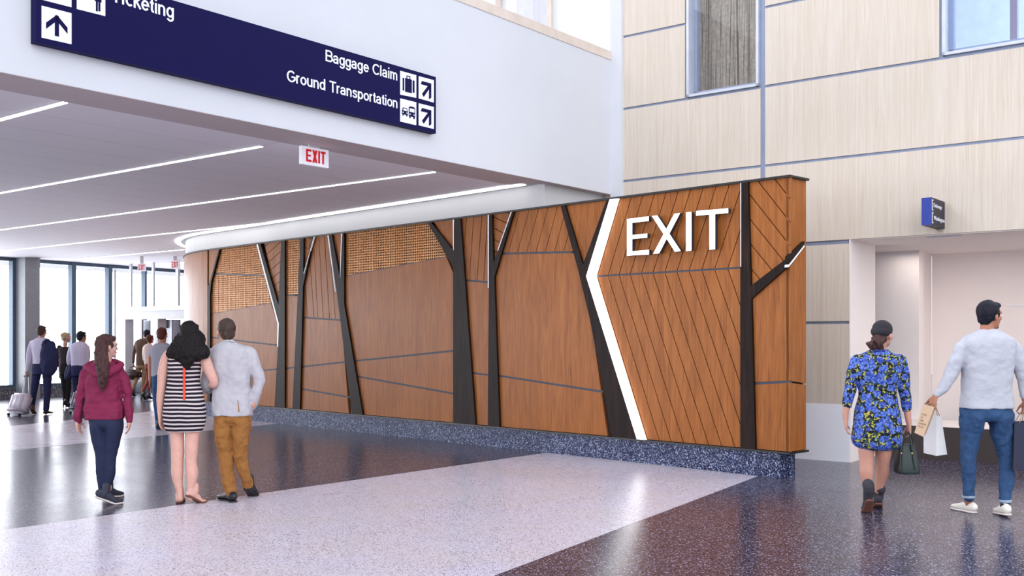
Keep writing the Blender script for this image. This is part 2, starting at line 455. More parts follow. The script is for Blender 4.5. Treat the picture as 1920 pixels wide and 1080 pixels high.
# end face (plane through the near corner, along vD)
def epx(px, py, h=0.0):
    p = on_plane(px, py, W0-vC*h, vC); return ((p-W0).dot(vD), p.z)
def eslab(bm, poly, h0, h1):
    f = lambda d, z, h: V(((W0+vD*d-vC*h).x, (W0+vD*d-vC*h).y, z))
    prism(bm, [f(d, z, h0) for d, z in poly], [f(d, z, h1) for d, z in poly])
full = [(0, ZB+.004), (TH, ZB+.004), (TH, ZT-.014), (0, ZT-.014)]
ps = split([full], epx(1481, 716), epx(1509, 720), .02)
for po in ps:
    bm = NB(); eslab(bm, po, -.03, 0); mesh_obj('wood_panel', bm, 'oak_panel', fw)
bm = NB(); eslab(bm, [epx(1479, 480.5, .035), epx(1508.5, 452, .035), epx(1508.5, 459, .035), epx(1479, 496.5, .035)], -.01, .035); mesh_obj('tree_branch', bm, 'bark_panel', fw)
bm = NB(); eslab(bm, [epx(1479, 497, .04), epx(1508.5, 459.5, .04), epx(1508.5, 462.5, .04), epx(1479, 501, .04)], -.01, .04); mesh_obj('light_strip', bm, 'edge_light', fw, label='thin glowing white edge light')
# back of the free end
bm = NB(); ring_strip(bm, -TH, -TH+.03, ZB+.004, ZT-.014, 0.03); mesh_obj('back_panel', bm, 'oak_panel', fw)

# letters E X I T, standing 6 cm off the wood
HL = .085
plain('letter_side', sr(44, 46, 60), .5)
def letter(polys):
    bm = NB()
    for pts in polys: slab(bm, [wpx(x, y, HL) for x, y in pts], HL-.05, HL-.004)
    l = mesh_obj('letter', bm, 'letter_side', fw, label='raised letter with a lit white face')
    bm = NB()
    for k, pts in enumerate(polys): slab(bm, [wpx(x, y, HL) for x, y in pts], HL-.004, HL+.0004*k)
    mesh_obj('letter_face', bm, 'letter_white', l)
def q(px, py): return (830+px/1.8, 320+py/1.8)
letter([[q(622, 163), q(639, 161), q(639, 286), q(622, 288)], [q(639, 161), q(695, 154), q(695, 170), q(639, 176)], [q(639, 217), q(690, 212), q(690, 226), q(639, 231)], [q(639, 272), q(696, 267), q(696, 283), q(639, 286)]])
letter([[q(706, 153), q(724, 151), q(803, 271), q(784, 274)], [q(782, 145), q(801, 143), q(730, 279), q(710, 281)]])
letter([[q(821, 141), q(839, 139), q(839, 270), q(821, 272)]])
letter([[q(855, 136), q(963, 127), q(963, 143), q(855, 152)], [q(900, 149), q(919, 147), q(919, 265), q(900, 267)]])

# ------------------------------------------------------------ FLOOR
bm = NB(); o2 = V((0, 0, 0))
inside_n = V((vE.y, -vE.x, 0))
winP = gp(0, 748.3)
def clip_floor(pts, off):
    n = (-inside_n.x, -inside_n.y); c = n[0]*winP.x+n[1]*winP.y+off
    return clip([(p[0], p[1]) for p in pts], n, c)
fl = clip_floor([(-40, -14), (40, -14), (40, 45), (-40, 45)], .3)
footprint(bm, fl, -.1, 0); struct('floor', bm, 'terrazzo_dark')
def inlay(pts):
    pts = clip_floor(pts, .1); bm = NB(); footprint(bm, pts, -.02, .0015); struct('floor', bm, 'terrazzo_light')
def ext(a, b, t): return a+(b-a).normalized()*t
l1a, l1b = gp(0, 995), gp(1013, 850.7); l2a, l2b = gp(925, 1080), gp(1415, 895)
inlay([ext(l1a, l1b, -12), ext(l1b, l1a, -.2), ext(l2b, l2a, -.12), ext(l2a, l2b, -12)])
m1a, m1b = gp(0, 846.7), gp(515, 794.8); m2a, m2b = gp(12.5, 799.8), gp(281, 771.7)
inlay([ext(m1a, m1b, -14), ext(m1b, m1a, -4), ext(m2b, m2a, -8), ext(m2a, m2b, -14)])
m3a, m3b = gp(0, 749.3), gp(10, 747.2)

# ------------------------------------------------------------ BEAM / FASCIA / CEILING
ZC = 3.552
fP = V(((1150-960)/F*14.85, 14.85, 0)); FX = (vB, vA)      # u along vB (towards right wall), v inward
ZS = H0+(HY-114.5)/F*14.85
bm = NB(); fbox(bm, fP, FX, -17, 0, 0, .2, ZC, ZS); struct('wall_fascia', bm, 'white_wall')
bm = NB(); fbox(bm, fP, FX, -17, 0, .003, .197, ZC-.004, ZC); struct('trim_1', bm, 'ceiling_border')
# sill
bm = NB(); fbox(bm, fP, FX, -17, -.02, -.01, .03, ZS, ZS+.12); struct('trim_2', bm, 'sill_beige')
cei = [fP+vB*-17+vA*.2, fP+vA*.2, fP+vA*.2+vB*.1, fP+vB*16+vA*2, fP+vB*22+vA*26, fP-vB*17+vA*26]
ZC2 = ZC+.015
bm = NB(); footprint(bm, clip_floor(cei, 0), ZC2, ZC2+.1); struct('ceiling', bm, 'ceiling_tile')
# plain border strip behind the beam
bm = NB(); fbox(bm, fP, FX, -17, -1.2, .2, .62, ZC2-.006, ZC2); struct('trim_3', bm, 'ceiling_border')
# upper storey floor slab
bm = NB(); footprint(bm, clip_floor(cei, 0), ZC2+.12, ZS-.8); struct('floor_upper', bm, 'white_wall')

# linear ceiling lights
def cz(px, py, z=ZC2): return on_plane(px, py, V((0, 0, z)), V((0, 0, 1)))
l0 = cz(122, 190)
ends = [cz(122, 190), cz(490, 273), cz(815, 321)]
gap = 2.37
nlab = ['first and nearest ceiling light line, ending nearest the blue overhead sign', 'second ceiling light line from the sign, ending left of the hanging exit sign',
        'third ceiling light line, longest, ending right of the hanging exit sign', 'fourth ceiling light line, running just in front of the glowing ring of the bulkhead',
        'fifth ceiling light line, starting behind the curved end of the bulkhead', 'sixth and farthest ceiling light line, short, beside the far exit signs']
starts = []
for k in range(6):
    base = ends[0]+vB*(gap*k)
    if k < 3: base = ends[k]; s0 = 0
    elif k == 3:
        p = cz(535, 412.0); s0 = (p-base).dot(vA)
    elif k == 4: s0 = (cz(349, 467.7)-base).dot(vA)-.4
    else: s0 = (cz(345, 491.5)-base).dot(vA)-.3
    # end at window wall
    d = (base-winP).dot(inside_n); r = -vA.dot(inside_n); s1 = d/r-.35
    if k < 5: s1 = min(s1, 22)
    if k == 4: s1 = (cz(120, 487.3)-base).dot(vA)
    if k == 5: s1 = (cz(290, 495)-base).dot(vA)
    a = base+vA*s0; a.z = 0
    t = thing('linear_light', nlab[k], 'light', (a.x, a.y, ZC2), 'linear ceiling lights')
    L = s1-s0
    bm = NB(); fbox(bm, a, (vA, vB), 0, L, -.024, .024, ZC2-.014, ZC2-.006); mesh_obj('diffuser', bm, 'lamp', t)
    bm = NB(); fbox(bm, a, (vA, vB), -.01, L+.01, -.03, .03, ZC2-.008, ZC2-.001); mesh_obj('housing', bm, 'frame_white', t)

# ------------------------------------------------------------ BULKHEAD over the wall with glowing cove
hb = -.03
cornerU = wpx(1018, 389)[0]
def bulk(bm, h, z0, z1, umax=UM, u0=None):
    pass
pc = wall_pt(cornerU, 0, hb)
us = [cornerU, L0]+[L0+(UM-L0)*i/30 for i in range(1, 31)]
front = [wall_pt(u, 0, hb) for u in us]
# B segment: from the corner along the beam's inner face
endB = pc+vB*((fP-pc).dot(vB)+.0)
back = [front[-1]+vD*1.0, endB+vA*3.0]
loop = [endB]+front+[front[-1]+vB*1.5, endB+vA*4]
bm = NB(); footprint(bm, loop, ZT+.014, ZC2)
struct('wall_bulkhead', bm, 'bulk_grey')
def cove_path(h, n=30):
    us = [cornerU+.25, L0]+[L0+(RC*1.5)*i/n for i in range(1, n+1)]
    return [wall_pt(u, 0, h) for u in us]
def band_strip(bm, h0, h1, z0, z1):
    a, b = cove_path(h0), cove_path(h1)
    vs = [[bm.verts.new((p.x, p.y, z)) for p in L] for L, z in ((a, z0), (b, z0), (b, z1), (a, z1))]
    for k in range(4):
        for i in range(len(a)-1): bm.faces.new((vs[k][i], vs[k][i+1], vs[(k+1) % 4][i+1], vs[(k+1) % 4][i]))
    for i in (0, len(a)-1): bm.faces.new([vs[k][i] for k in range(4)])
ct = thing('cove_light', 'glowing white cove light curving around the top of the grey bulkhead', 'light', (pc.x, pc.y, ZC2))
bm = NB(); band_strip(bm, .07, .17, ZC2-.02, ZC2-.006); mesh_obj('diffuser', bm, 'cove', ct)
bm = NB(); band_strip(bm, -.02, .07, ZC2-.012, ZC2-.002); mesh_obj('reveal', bm, 'bulk_grey', ct)

# ------------------------------------------------------------ RIGHT WALL
gR = gp(1592.5, 867); RX = (-vA, vB)           # u to the right (towards camera), v away from us
def rpx(px, py, d=0.0):
    p = on_plane(px, py, gR+vB*d, vB); return ((p-gR).dot(-vA), p.z)
zH = rpx(1592.5, 448.7)[1]; sL = rpx(1150, 300)[0]-.02; TW = .86; ZTOP = 11.0
zJ1 = rpx(1169.8, 69.2)[1]; zJ2 = (rpx(1434.4, 162.5)[1]+rpx(1762.7, 109.4)[1])/2; zJ3 = (rpx(1434.4, 310.8)[1]+rpx(1920, 257.8)[1])/2
zJ5 = rpx(1511.3, 605.4)[1]; zBt = rpx(1581, 758.5)[1]
s1285, s1287, s1424 = rpx(1285, 100)[0], rpx(1288, 100)[0], rpx(1423, 100)[0]
sv0, sv1 = rpx(1425.5, 100)[0], rpx(1434.5, 100)[0]
s1763, s1767 = rpx(1763, 50)[0], rpx(1767, 50)[0]; SR = 9.5
zw1 = rpx(1288, 183)[1]; zw2 = rpx(1767, 105)[1]
g = .017
bm = NB()
def rb(u0, u1, z0, z1, v0=0.02, v1=TW): fbox(bm, gR, RX, u0, u1, v0, v1, z0, z1)
rb(sL-4, s1287, 0, zw1-.1); rb(sL-4, s1287, zw1-.1, ZTOP, .02, .2); rb(s1287, s1424, 0, zw1); rb(s1424, 0, 0, ZTOP); rb(0, s1767, zH, zH+.6); rb(0, s1767, zH+.6, ZTOP, .02, .2); rb(s1767, SR, zH, zw2)
rb(s1287, s1424, 9.2, ZTOP); rb(s1767, SR, 9.2, ZTOP)
struct('wall_right', bm, 'joint_blue')
wr = thing('wall_cladding', 'pale wood panels with blue grey joints covering the tall wall on the right', 'wall cladding', (gR.x, gR.y, 0))
def rp(u0, u1, z0, z1, mat='pale_panel'):
    bm = NB(); fbox(bm, gR, RX, u0, u1, 0, .03, z0, z1); return mesh_obj('cladding_panel', bm, mat, wr)
sL2 = rpx(1168, 300)[0]-.3
zJ4 = zH
for u0, u1, z0, z1 in [(sL2, s1285-.006, zJ1+g, 9.6), (sL2, s1285-.006, zJ2+g, zJ1-g), (sL2, sv0, zJ3+g, zJ2-g), (sL2, sv0, zH+g, zJ3-g),
                       (sv1, s1763-.012, zJ1+g, 9.6), (sv1, s1763-.012, zJ2+g, zJ1-g), (sv1, SR, zJ3+g, zJ2-g), (sv1, SR, zH+.0, zJ3-g),
                       (sv1, -.004, zJ5+g, zH-g-.035), (sv1, -.004, zBt, zJ5-g), (sL2, sv0, zJ5+g, zH-g), (sL2, sv0, zBt, zJ5-g)]:
    rp(u0, u1, z0, z1)
bm = NB(); fbox(bm, gR, RX, sL2, -.002, -.004, .03, 0, zBt); struct('baseboard_right', bm, 'base_white')
# lining of the opening (white reveal) and soffit
bm = NB(); fbox(bm, gR, RX, -.001, .012, .0, TW+.02, 0, zH-.001); fbox(bm, gR, RX, 0, SR, .02, TW+.02, zH-.012, zH-.001)
struct('trim_4', bm, 'inner_white')
# corridor behind
def yy(u, v): return gR+(-vA)*u+vB*v
c1 = (on_plane(1723, 470.6, V((0, 0, zH-.02)), V((0, 0, 1)))-gR); c2 = (on_plane(1746.5, 479.4, V((0, 0, zH-.02)), V((0, 0, 1)))-gR)
uc1, vc1 = c1.dot(-vA), c1.dot(vB); uc2, vc2 = c2.dot(-vA), c2.dot(vB)
bm = NB(); fbox(bm, gR, RX, -2.5, uc1, vc1, vc1+.2, 0, zH); struct('wall_corridor', bm, 'inner_white')
bm = NB(); fbox(bm, gR, RX, uc1-.1, SR, vc2, vc2+.2, 0, zH); struct('wall_corridor', bm, 'inner_white')
bm = NB(); prism(bm, [yy(uc1, vc1), yy(uc2, vc2), yy(uc2-.3, vc2+.1), yy(uc1-.3, vc1+.1)], [V((p.x, p.y, zH)) for p in (yy(uc1, vc1), yy(uc2, vc2), yy(uc2-.3, vc2+.1), yy(uc1-.3, vc1+.1))])
struct('wall_corridor', bm, 'inner_white')
bm = NB(); fbox(bm, gR, RX, -2.5, SR, TW+.02, vc2+.2, zH-.01, zH+.1); struct('ceiling_corridor', bm, 'inner_white')
bm = NB(); zz = rpx(1772, 801, TW+.08)[1]
fbox(bm, gR, RX, .02, SR, TW+.08, vc1, 0, zz); bt = struct('trim_5', bm, 'dark_plinth')
bm = NB(); fbox(bm, gR, RX, .02, SR, TW+.08, vc1, zz, zz+.01); struct('trim_6', bm, 'inner_white')
bm = NB(); zpl = rpx(1880, 573, vc2-.01)[1]; fbox(bm, gR, RX, uc2+1.0, SR, vc2-.012, vc2, zpl-.008, zpl+.008); struct('trim_7', bm, 'base_white')
# slot in the header underside
pa = cz(1741, 444, zH-.012); pb = cz(1801, 440.6, zH-.012)
t = thing('header_slot_light', 'slim white slot fitting under the header above the wide opening', 'light', (pa.x, pa.y, zH-.012))
bm = NB(); L = (pb-pa).dot(-vA); pa2 = V((pa.x, pa.y, 0)); fbox(bm, pa2, (-vA, vB), 0, L, -.03, .03, zH-.026, zH-.014); mesh_obj('diffuser', bm, 'frame_white', t)
bm = NB(); fbox(bm, pa2, (-vA, vB), -.02, L+.02, -.045, .045, zH-.018, zH-.012); mesh_obj('housing', bm, 'frame_light', t)

# windows in the right wall
def win(name, u0, u1, z0, z1, gmat):
    bm = NB(); f = .035
    for a, b, c, d in ((u0, u0+f, z0, z1), (u1-f, u1, z0, z1), (u0, u1, z0, z0+f), (u0, u1, z1-f, z1)): fbox(bm, gR, RX, a, b, -.02, .12, c, d)
    o = struct(name, bm, 'frame_light'); 
    bm = NB(); fbox(bm, gR, RX, u0+f, u1-f, .05, .058, z0+f, z1-f); mesh_obj('window_glass', bm, gmat, o)
    bm = NB(); f2 = .09
    for a, b, c, d in ((u0+f, u0+f2, z0+f, z1-f), (u1-f2, u1-f, z0+f, z1-f), (u0+f, u1-f, z0+f, z0+f2)): fbox(bm, gR, RX, a, b, .12, .2, c, d)
    mesh_obj('window_frame', bm, 'joint_blue', o)
    return o
win('window_1', s1287, s1424, zw1, 9.2, 'glass'); win('window_2', s1767, SR, zw2, 9.2, 'glass_blue')
# rooms behind these windows
bm = NB(); fbox(bm, gR, RX, s1287-2.5, s1424+.5, 3.6, 3.7, zw1-.1, 11); struct('wall_back_room', bm, 'mauve')
bm = NB(); fbox(bm, gR, RX, s1424+.02, s1424+.12, .87, 3.6, zw1-.1, 11); struct('wall_back_room', bm, 'lavender')
bm = NB(); fbox(bm, gR, RX, s1287-2.5, s1424+.5, TW, 3.7, zw1-.3, zw1-.1); struct('floor_back_room', bm, 'lavender')
bm = NB(); fbox(bm, gR, RX, s1767-2, SR+1, 3.2, 3.3, zw2-.5, 11); struct('wall_back_room', bm, 'sky_reflection_blue')  # blue surfaces stand in for sky mirrored in the pane
bm = NB(); fbox(bm, gR, RX, s1767-2, SR+1, TW, 3.3, zw2-.5, zw2-.3); struct('floor_back_room', bm, 'sky_reflection_blue')
bm = NB(); fbox(bm, gR, RX, s1767+.45, s1767+.53, 1.2, 1.28, zw2-.3, 11); tag(mesh_obj('thin_post', bm, 'mauve'), 'slim mauve post seen through the blue window at top right', 'post')
# hanging strands
rnd = random.Random(3); bm = NB()
for i in range(2200):
    v = 1.0+rnd.random()*.8; u = s1287-v*.50+rnd.random()**1.25*(s1424-s1287)*.97
    frac = (u-s1287)/(s1424-s1287)
    zt = 9.5; zb = zw1+.02+max(0, rnd.gauss(.1, .3)); L = (zt-zb)
    p = gR-vA*u+vB*v; w = .004+rnd.random()*.007; dx = rnd.gauss(0, .06)
    q0 = V((p.x, p.y, zt)); q1 = V((p.x, p.y, zb))-vA*(dx*2.2)
    a = [q0-vA*-w, q0-vA*w, q0+vB*w]; b = [q1-vA*-w, q1-vA*w, q1+vB*w]
    prism(bm, b, a)
o = mesh_obj('hanging_strands', bm, 'strand'); tag(o, 'curtain of brown fibre strands hanging behind the tall window', 'hanging strands'); o['kind'] = 'stuff'

# column trim at the end of the fascia
bm = NB(); s0, s1 = rpx(1150, 300)[0], rpx(1168.5, 300)[0]; fbox(bm, gR, RX, s0-.02, s1, -.05, .02, ZT-1.2, ZTOP); struct('trim_8', bm, 'white_wall')

# ------------------------------------------------------------ UPPER GLAZING above the fascia
ug = fP+vA*.05
def upx(px, py, d=0.0):
    p = on_plane(px, py, fP+vA*d, vA); return ((p-fP).dot(vB), p.z)
bm = NB(); zt = 9
for px0, px1 in ((1147.5, 1151), (1031, 1035), (894, 898)):
    u0, u1 = upx(px0, 30, .05)[0], upx(px1, 30, .05)[0]; fbox(bm, fP, FX, u0, u1, .03, .1, ZS+.1, zt)
for u in (-7.2, -9.4, -11.6, -13.8): fbox(bm, fP, FX, u, u+.06, .03, .1, ZS+.1, zt)
w3 = struct('window_3', bm, 'sill_beige')
bm = NB(); fbox(bm, fP, FX, -17, -.05, .06, .068, ZS+.12, zt); mesh_obj('window_glass', bm, 'glass', w3)
# rooms behind: white pillars, beams, a blue glass front
bm = NB(); fbox(bm, fP, FX, -4.2, -.4, 2.4, 2.6, ZS-.8, 10); struct('wall_upper', bm, 'white_wall')
u0, u1 = upx(999.5, 20, 1.0)[0], upx(1030, 20, 1.0)[0]
bm = NB(); fbox(bm, fP, FX, u0, u1, 1.0, 1.3, ZS-.8, 10); struct('trim_9', bm, 'frame_white')
bm = NB()
a0, z0 = upx(960, 22, 2.2); fbox(bm, fP, FX, a0-3.5, a0+1.8, 2.1, 2.3, z0+.2, z0+.5)
fbox(bm, fP, FX, a0-3.5, a0-.1, 1.8, 1.9, z0-.6, z0-.45); fbox(bm, fP, FX, upx(938, 10, 1.9)[0], upx(943, 10, 1.9)[0], 1.9, 2.0, ZS-.8, 9)
fbox(bm, fP, FX, upx(945.5, 10, 2.1)[0], upx(952, 10, 2.1)[0], 2.05, 2.15, ZS-.8, z0+.2)
struct('trim_10', bm, 'sill_beige')
bm = NB(); fbox(bm, fP, FX, -16, a0+1.0, 4.6, 4.8, ZS-.8, z0-.1); struct('wall_upper', bm, 'lavender')
bm = NB(); fbox(bm, fP, FX, -16, -4.2, 4.9, 5.0, ZS-.8, 10); struct('wall_upper', bm, 'white_wall')

bm = NB(); fbox(bm, gR, RX, sL-4, rpx(1150, 300)[0]-.03, -.012, .02, ZS-.8, ZTOP); struct('wall_upper', bm, 'base_white')
# ------------------------------------------------------------ WINDOW WALL
wP = V((winP.x, winP.y, 0)); WX = (vE, -inside_n)      # u along, v outwards
def wwx(px, d=0.0):
    p = on_plane(px, 600, wP+(-inside_n)*d, inside_n); return (p-wP).dot(vE)
def wwz(px, py): return on_plane(px, py, wP, inside_n).z
zs0 = .27; zg0 = .34; zg1 = wwz(100, 495)
bm = NB(); fbox(bm, wP, WX, -14, 9.5, -.02, .25, 0, zs0); struct('baseboard_window', bm, 'sill_terrazzo')
muls = [(23, 32), (134, 142), (203, 210), (271, 274)]
bm = NB(); fbox(bm, wP, WX, -14, 9.5, 0, .14, zs0, zg0); fbox(bm, wP, WX, -14, 9.5, 0, .14, zg1, ZC2)
for a, b in muls:
    u0, u1 = wwx(a), wwx(b); fbox(bm, wP, WX, u0, max(u1-.0, u0+.07), -.02, .14, zg0, ZC2)
for u in (-1.5, -3.2, -4.9, -6.6, -8.3, 7.5): fbox(bm, wP, WX, u, u+.1, -.02, .14, zg0, ZC2)
w4 = struct('window_4', bm, 'frame_dark')
bm = NB(); fbox(bm, wP, WX, -14, 9.5, .06, .068, zg0, zg1); mesh_obj('window_glass', bm, 'glass', w4)
bm = NB(); fbox(bm, wP, WX, -14, 10, .2, 1.7, ZC-.06, ZC); struct('trim_11', bm, 'soffit_grey')
# grey column
c = gp(47, 747.6); c = V((c.x, c.y, 0)); dd = (c-wP).dot(inside_n)
u0 = (c-wP).dot(vE); u1 = u0+.42
bm = NB(); fbox(bm, wP, WX, u0, u1, -dd, 0.0, 0, ZC2)
ob = struct('wall_column', bm, 'column_grey')
# vestibule
vb = gp(232, 739.5); vb = V((vb.x, vb.y, 0)); VX = (-vA, vB)
def vpx(px, py, d=0.0):
    p = on_plane(px, py, vb+vB*d, vB); return ((p-vb).dot(-vA), p.z)
zt1, zt0, zd = vpx(290, 574.5)[1], vpx(290, 582.5)[1], vpx(290, 598)[1]
uR = vpx(352, 600)[0]+1.6
t = thing('entry_vestibule', 'white framed entry vestibule with grey sliding doors behind the walkers at left', 'vestibule', (vb.x, vb.y, 0))
bm = NB(); fbox(bm, vb, VX, 0, uR, 0, .25, zd, zt0); mesh_obj('header', bm, 'frame_white', t)
bm = NB(); fbox(bm, vb, VX, 0, uR, -.03, 1.6, zt0, zt1); mesh_obj('roof_panel', bm, 'frame_light', t)
for a, b in ((229, 235), (289, 296)):
    bm = NB(); x0, x1 = vpx(a, 600)[0], vpx(b, 600)[0]; fbox(bm, vb, VX, x0, x1, 0, .25, 0, zd); mesh_obj('post', bm, 'frame_white', t)
bm = NB(); fbox(bm, vb, VX, uR-.1, uR, 0, .25, 0, zd); mesh_obj('post', bm, 'frame_white', t)
for a, b, d, m in ((235, 247, .9, 'lift_dark'), (247, 254, 1.1, 'lift_grey'), (254, 262, .8, 'lift_grey'), (262, 266, .8, 'lift_dark'), (266, 280, .95, 'lift_grey'), (296, 304, .9, 'lift_dark'), (304, 322, .7, 'lift_grey'), (322, 336, .85, 'lift_dark')):
    bm = NB(); x0, x1 = vpx(a, 600, d)[0], vpx(b, 600, d)[0]; fbox(bm, vb, VX, x0, x1, d, d+.05, 0.01, zd); mesh_obj('door_leaf', bm, m, t)
bm = NB(); x0, x1 = vpx(309, 600, .66)[0], vpx(313, 600, .66)[0]; fbox(bm, vb, VX, x0, x1, .64, .7, vpx(310, 615, .66)[1], vpx(310, 600, .66)[1]); mesh_obj('door_panel', bm, 'lift_dark', t)
# posts above
pg = 'slim posts standing on the vestibule roof up to the ceiling'
for i, (a, b, lb) in enumerate(((241.5, 246.5, 'leftmost slim white post between vestibule roof and ceiling'), (283.5, 288.5, 'middle slim white post between vestibule roof and ceiling'), (328, 335, 'thickest and rightmost post between vestibule roof and ceiling, under an exit sign'))):
    x0, x1 = vpx(a, 550, .3)[0], vpx(b, 550, .3)[0]
    bm = NB(); xm = (x0+x1)/2; hw = (x1-x0)*.36; fbox(bm, vb, VX, xm-hw, xm+hw, .3, .3+hw, zt1, ZC2); tag(mesh_obj('support_post', bm, 'frame_light'), lb, 'post', pg)
bm = NB(); p = vpx(212.5, 600, .9); x0 = p[0]; fbox(bm, vb, VX, x0, x0+.05, .9, .96, 0, ZC2); tag(mesh_obj('support_post', bm, 'frame_white'), 'slim full height white post left of the vestibule beside the window corner', 'post')

# ------------------------------------------------------------ SIGNS
def fit_text(txt, P, ux, uz, n, h, parent, mat, name='lettering', depth=.004, width=None, font_center=False):
    """text with lower-left at P, cap height h, along ux; n = outward normal"""
    cu = bpy.data.curves.new('t', 'FONT'); cu.body = txt; cu.size = 1; cu.extrude = 0; cu.resolution_u = 3
    o = bpy.data.objects.new('t', cu); COL.objects.link(o)
    dg = bpy.context.evaluated_depsgraph_get(); me = bpy.data.meshes.new_from_object(o.evaluated_get(dg))
    bpy.data.objects.remove(o); bpy.data.curves.remove(cu)
    xs = [v.co.x for v in me.vertices]; ys = [v.co.y for v in me.vertices]
    cap = .7; sc = h/cap; x0 = min(xs); sx = (width/(max(xs)-x0)) if width else sc
    bm = NB(); bm.from_mesh(me); bpy.data.meshes.remove(me)
    for v in bm.verts:
        x, y = (v.co.x-x0)*sx, v.co.y*sc; v.co = P+ux*x+uz*y+n*.0005
    ret = bmesh.ops.extrude_face_region(bm, geom=bm.faces[:])
    for v in [g for g in ret['geom'] if isinstance(g, bmesh.types.BMVert)]: v.co += n*depth
    return mesh_obj(name, bm, mat, parent)
UZ = V((0, 0, 1))
# big overhead sign: front plane 8 cm in front of the fascia
D1 = .085
def spx(px, py): 
    p = on_plane(px, py, fP-vA*D1, vA); return p
bl = spx(67.5, 79.4); tr = spx(817.3, 144.5); br = spx(817.3, 250.5)
sg = thing('overhead_sign', 'long navy wayfinding sign on the white fascia listing baggage claim and ground transportation', 'sign', (br.x, br.y, br.z))
su0, su1 = (bl-fP).dot(vB), (br-fP).dot(vB)
bm = NB(); fbox(bm, fP, FX, su0, su1, -D1, -.005, br.z, tr.z); mesh_obj('sign_box', bm, 'navy', sg)
nS = -vA
def squad(pts, mat, name, d0=.0005, d1=.004):
    P = [spx(*p) for p in pts]; bm = NB(); prism(bm, [p+nS*d0 for p in P], [p+nS*d1 for p in P]); return mesh_obj(name, bm, mat, sg)
def qz(s, ox, oy): return lambda x, y: (ox+x/s, oy+y/s)
k8 = qz(8, 0, 0); k5 = qz(5.647, 500, 80)
def sq_map(c):            # c: tl,tr,br,bl px corners -> unit square mapping on the sign plane
    P = [spx(*p) for p in c]
    return lambda x, y: P[0].lerp(P[1], x).lerp(P[3].lerp(P[2], x), y)
def icon(c, shapes):
    f = sq_map(c); bm = NB(); prism(bm, [f(x, y)+nS*.0005 for x, y in ((0, 0), (1, 0), (1, 1), (0, 1))], [f(x, y)+nS*.004 for x, y in ((0, 0), (1, 0), (1, 1), (0, 1))])
    o = mesh_obj('pictogram', bm, 'sign_white', sg)
    for mat, polys in shapes:
      for polys in ([polys[:3], polys[3:]] if (mat == 'navy' and len(polys) == 6 and polys[0][0] == (.1, .5)) else [[p_] for p_ in polys] if mat == 'sign_white' else [polys[:3], polys[3:]] if (len(polys) == 4 and polys[0][0] == (.62, .2)) else [polys]):
        bm = NB()
        for po in polys: prism(bm, [f(x, y)+nS*.0042 for x, y in po], [f(x, y)+nS*(.006 if mat == 'navy' else .008) for x, y in po])
        mesh_obj('symbol', bm, mat, o)
up_arrow = [[(.5, .17), (.86, .52), (.86, .72), (.57, .43), (.57, .85), (.43, .85), (.43, .43), (.14, .72), (.14, .52)]]
def split_arrow():
    return [[(.43, .2), (.57, .2), (.57, .85), (.43, .85)], [(.5, .17), (.5, .36), (.14, .70), (.14, .5)], [(.5, .17), (.86, .5), (.86, .70), (.5, .36)]]
def ne_arrow():
    return [[(.2, .18), (.82, .18), (.72, .34), (.12, .34)], [(.82, .18), (.82, .82), (.66, .92), (.66, .3)], [(.62, .3), (.72, .4), (.32, .88), (.2, .76)]]
A1 = [k8(622, 85), k8(1070, 200), k8(1070, 665), k8(622, 565)]
icon(A1, [('navy', split_arrow())])
dzq = lambda c, dy0, dy1: [(c[0][0], c[0][1]+dy0), (c[1][0], c[1][1]+dy1), (c[2][0], c[2][1]+dy1), (c[3][0], c[3][1]+dy0)]
icon([(77.75, -63), (133.75, -47), (133.75, 13.8), (77.75, -.5)], [('navy', split_arrow())])
pic = lambda *a: a
icon([(143.7, -45), (197, -31), (197, 30.4), (143.7, 17)], [('navy', [[(.62, .2), (.86, .2), (.86, .62), (.62, .62)], [(.66, .6), (.73, .6), (.73, .92), (.66, .92)], [(.75, .6), (.82, .6), (.82, .9), (.75, .9)], [(.66, .04), (.82, .04), (.82, .16), (.66, .16)]])])
BC = [k5(1412, 298), k5(1582, 345), k5(1582, 585), k5(1412, 550)]
icon(BC, [('navy', [[(.14, .27), (.24, .27), (.24, .8), (.14, .8)], [(.29, .25), (.71, .25), (.71, .84), (.29, .84)], [(.76, .27), (.88, .27), (.88, .8), (.76, .8)], [(.4, .12), (.6, .12), (.6, .16), (.4, .16)], [(.38, .12), (.43, .12), (.43, .26), (.38, .26)], [(.57, .12), (.62, .12), (.62, .26), (.57, .26)]])])
icon([k5(1608, 355), k5(1768, 398), k5(1768, 635), k5(1608, 590)], [('navy', ne_arrow())])
car = [[(.1, .5), (.16, .36), (.4, .36), (.46, .5), (.46, .66), (.1, .66)], [(.13, .66), (.2, .66), (.2, .72), (.13, .72)], [(.36, .66), (.43, .66), (.43, .72), (.36, .72)],
       [(.52, .3), (.6, .24), (.84, .24), (.92, .3), (.92, .68), (.52, .68)], [(.55, .68), (.63, .68), (.63, .76), (.55, .76)], [(.81, .68), (.89, .68), (.89, .76), (.81, .76)]]
icon([k5(1412, 590), k5(1582, 632), k5(1582, 875), k5(1412, 835)], [('navy', car), ('sign_white', [[(.19, .4), (.37, .4), (.4, .49), (.16, .49)], [(.57, .33), (.87, .33), (.87, .48), (.57, .48)], [(.14, .55), (.19, .55), (.19, .6), (.14, .6)], [(.37, .55), (.42, .55), (.42, .6), (.37, .6)], [(.56, .56), (.62, .56), (.62, .61), (.56, .61)], [(.82, .56), (.88, .56), (.88, .61), (.82, .61)]])])
icon([k5(1608, 642), k5(1768, 682), k5(1768, 915), k5(1608, 875)], [('navy', ne_arrow())])
def arc(cx, cy, rx, ry, a0, a1, n=12):
    return [(cx+rx*math.cos(math.radians(a0+(a1-a0)*i/n)), cy+ry*math.sin(math.radians(a0+(a1-a0)*i/n))) for i in range(n+1)]
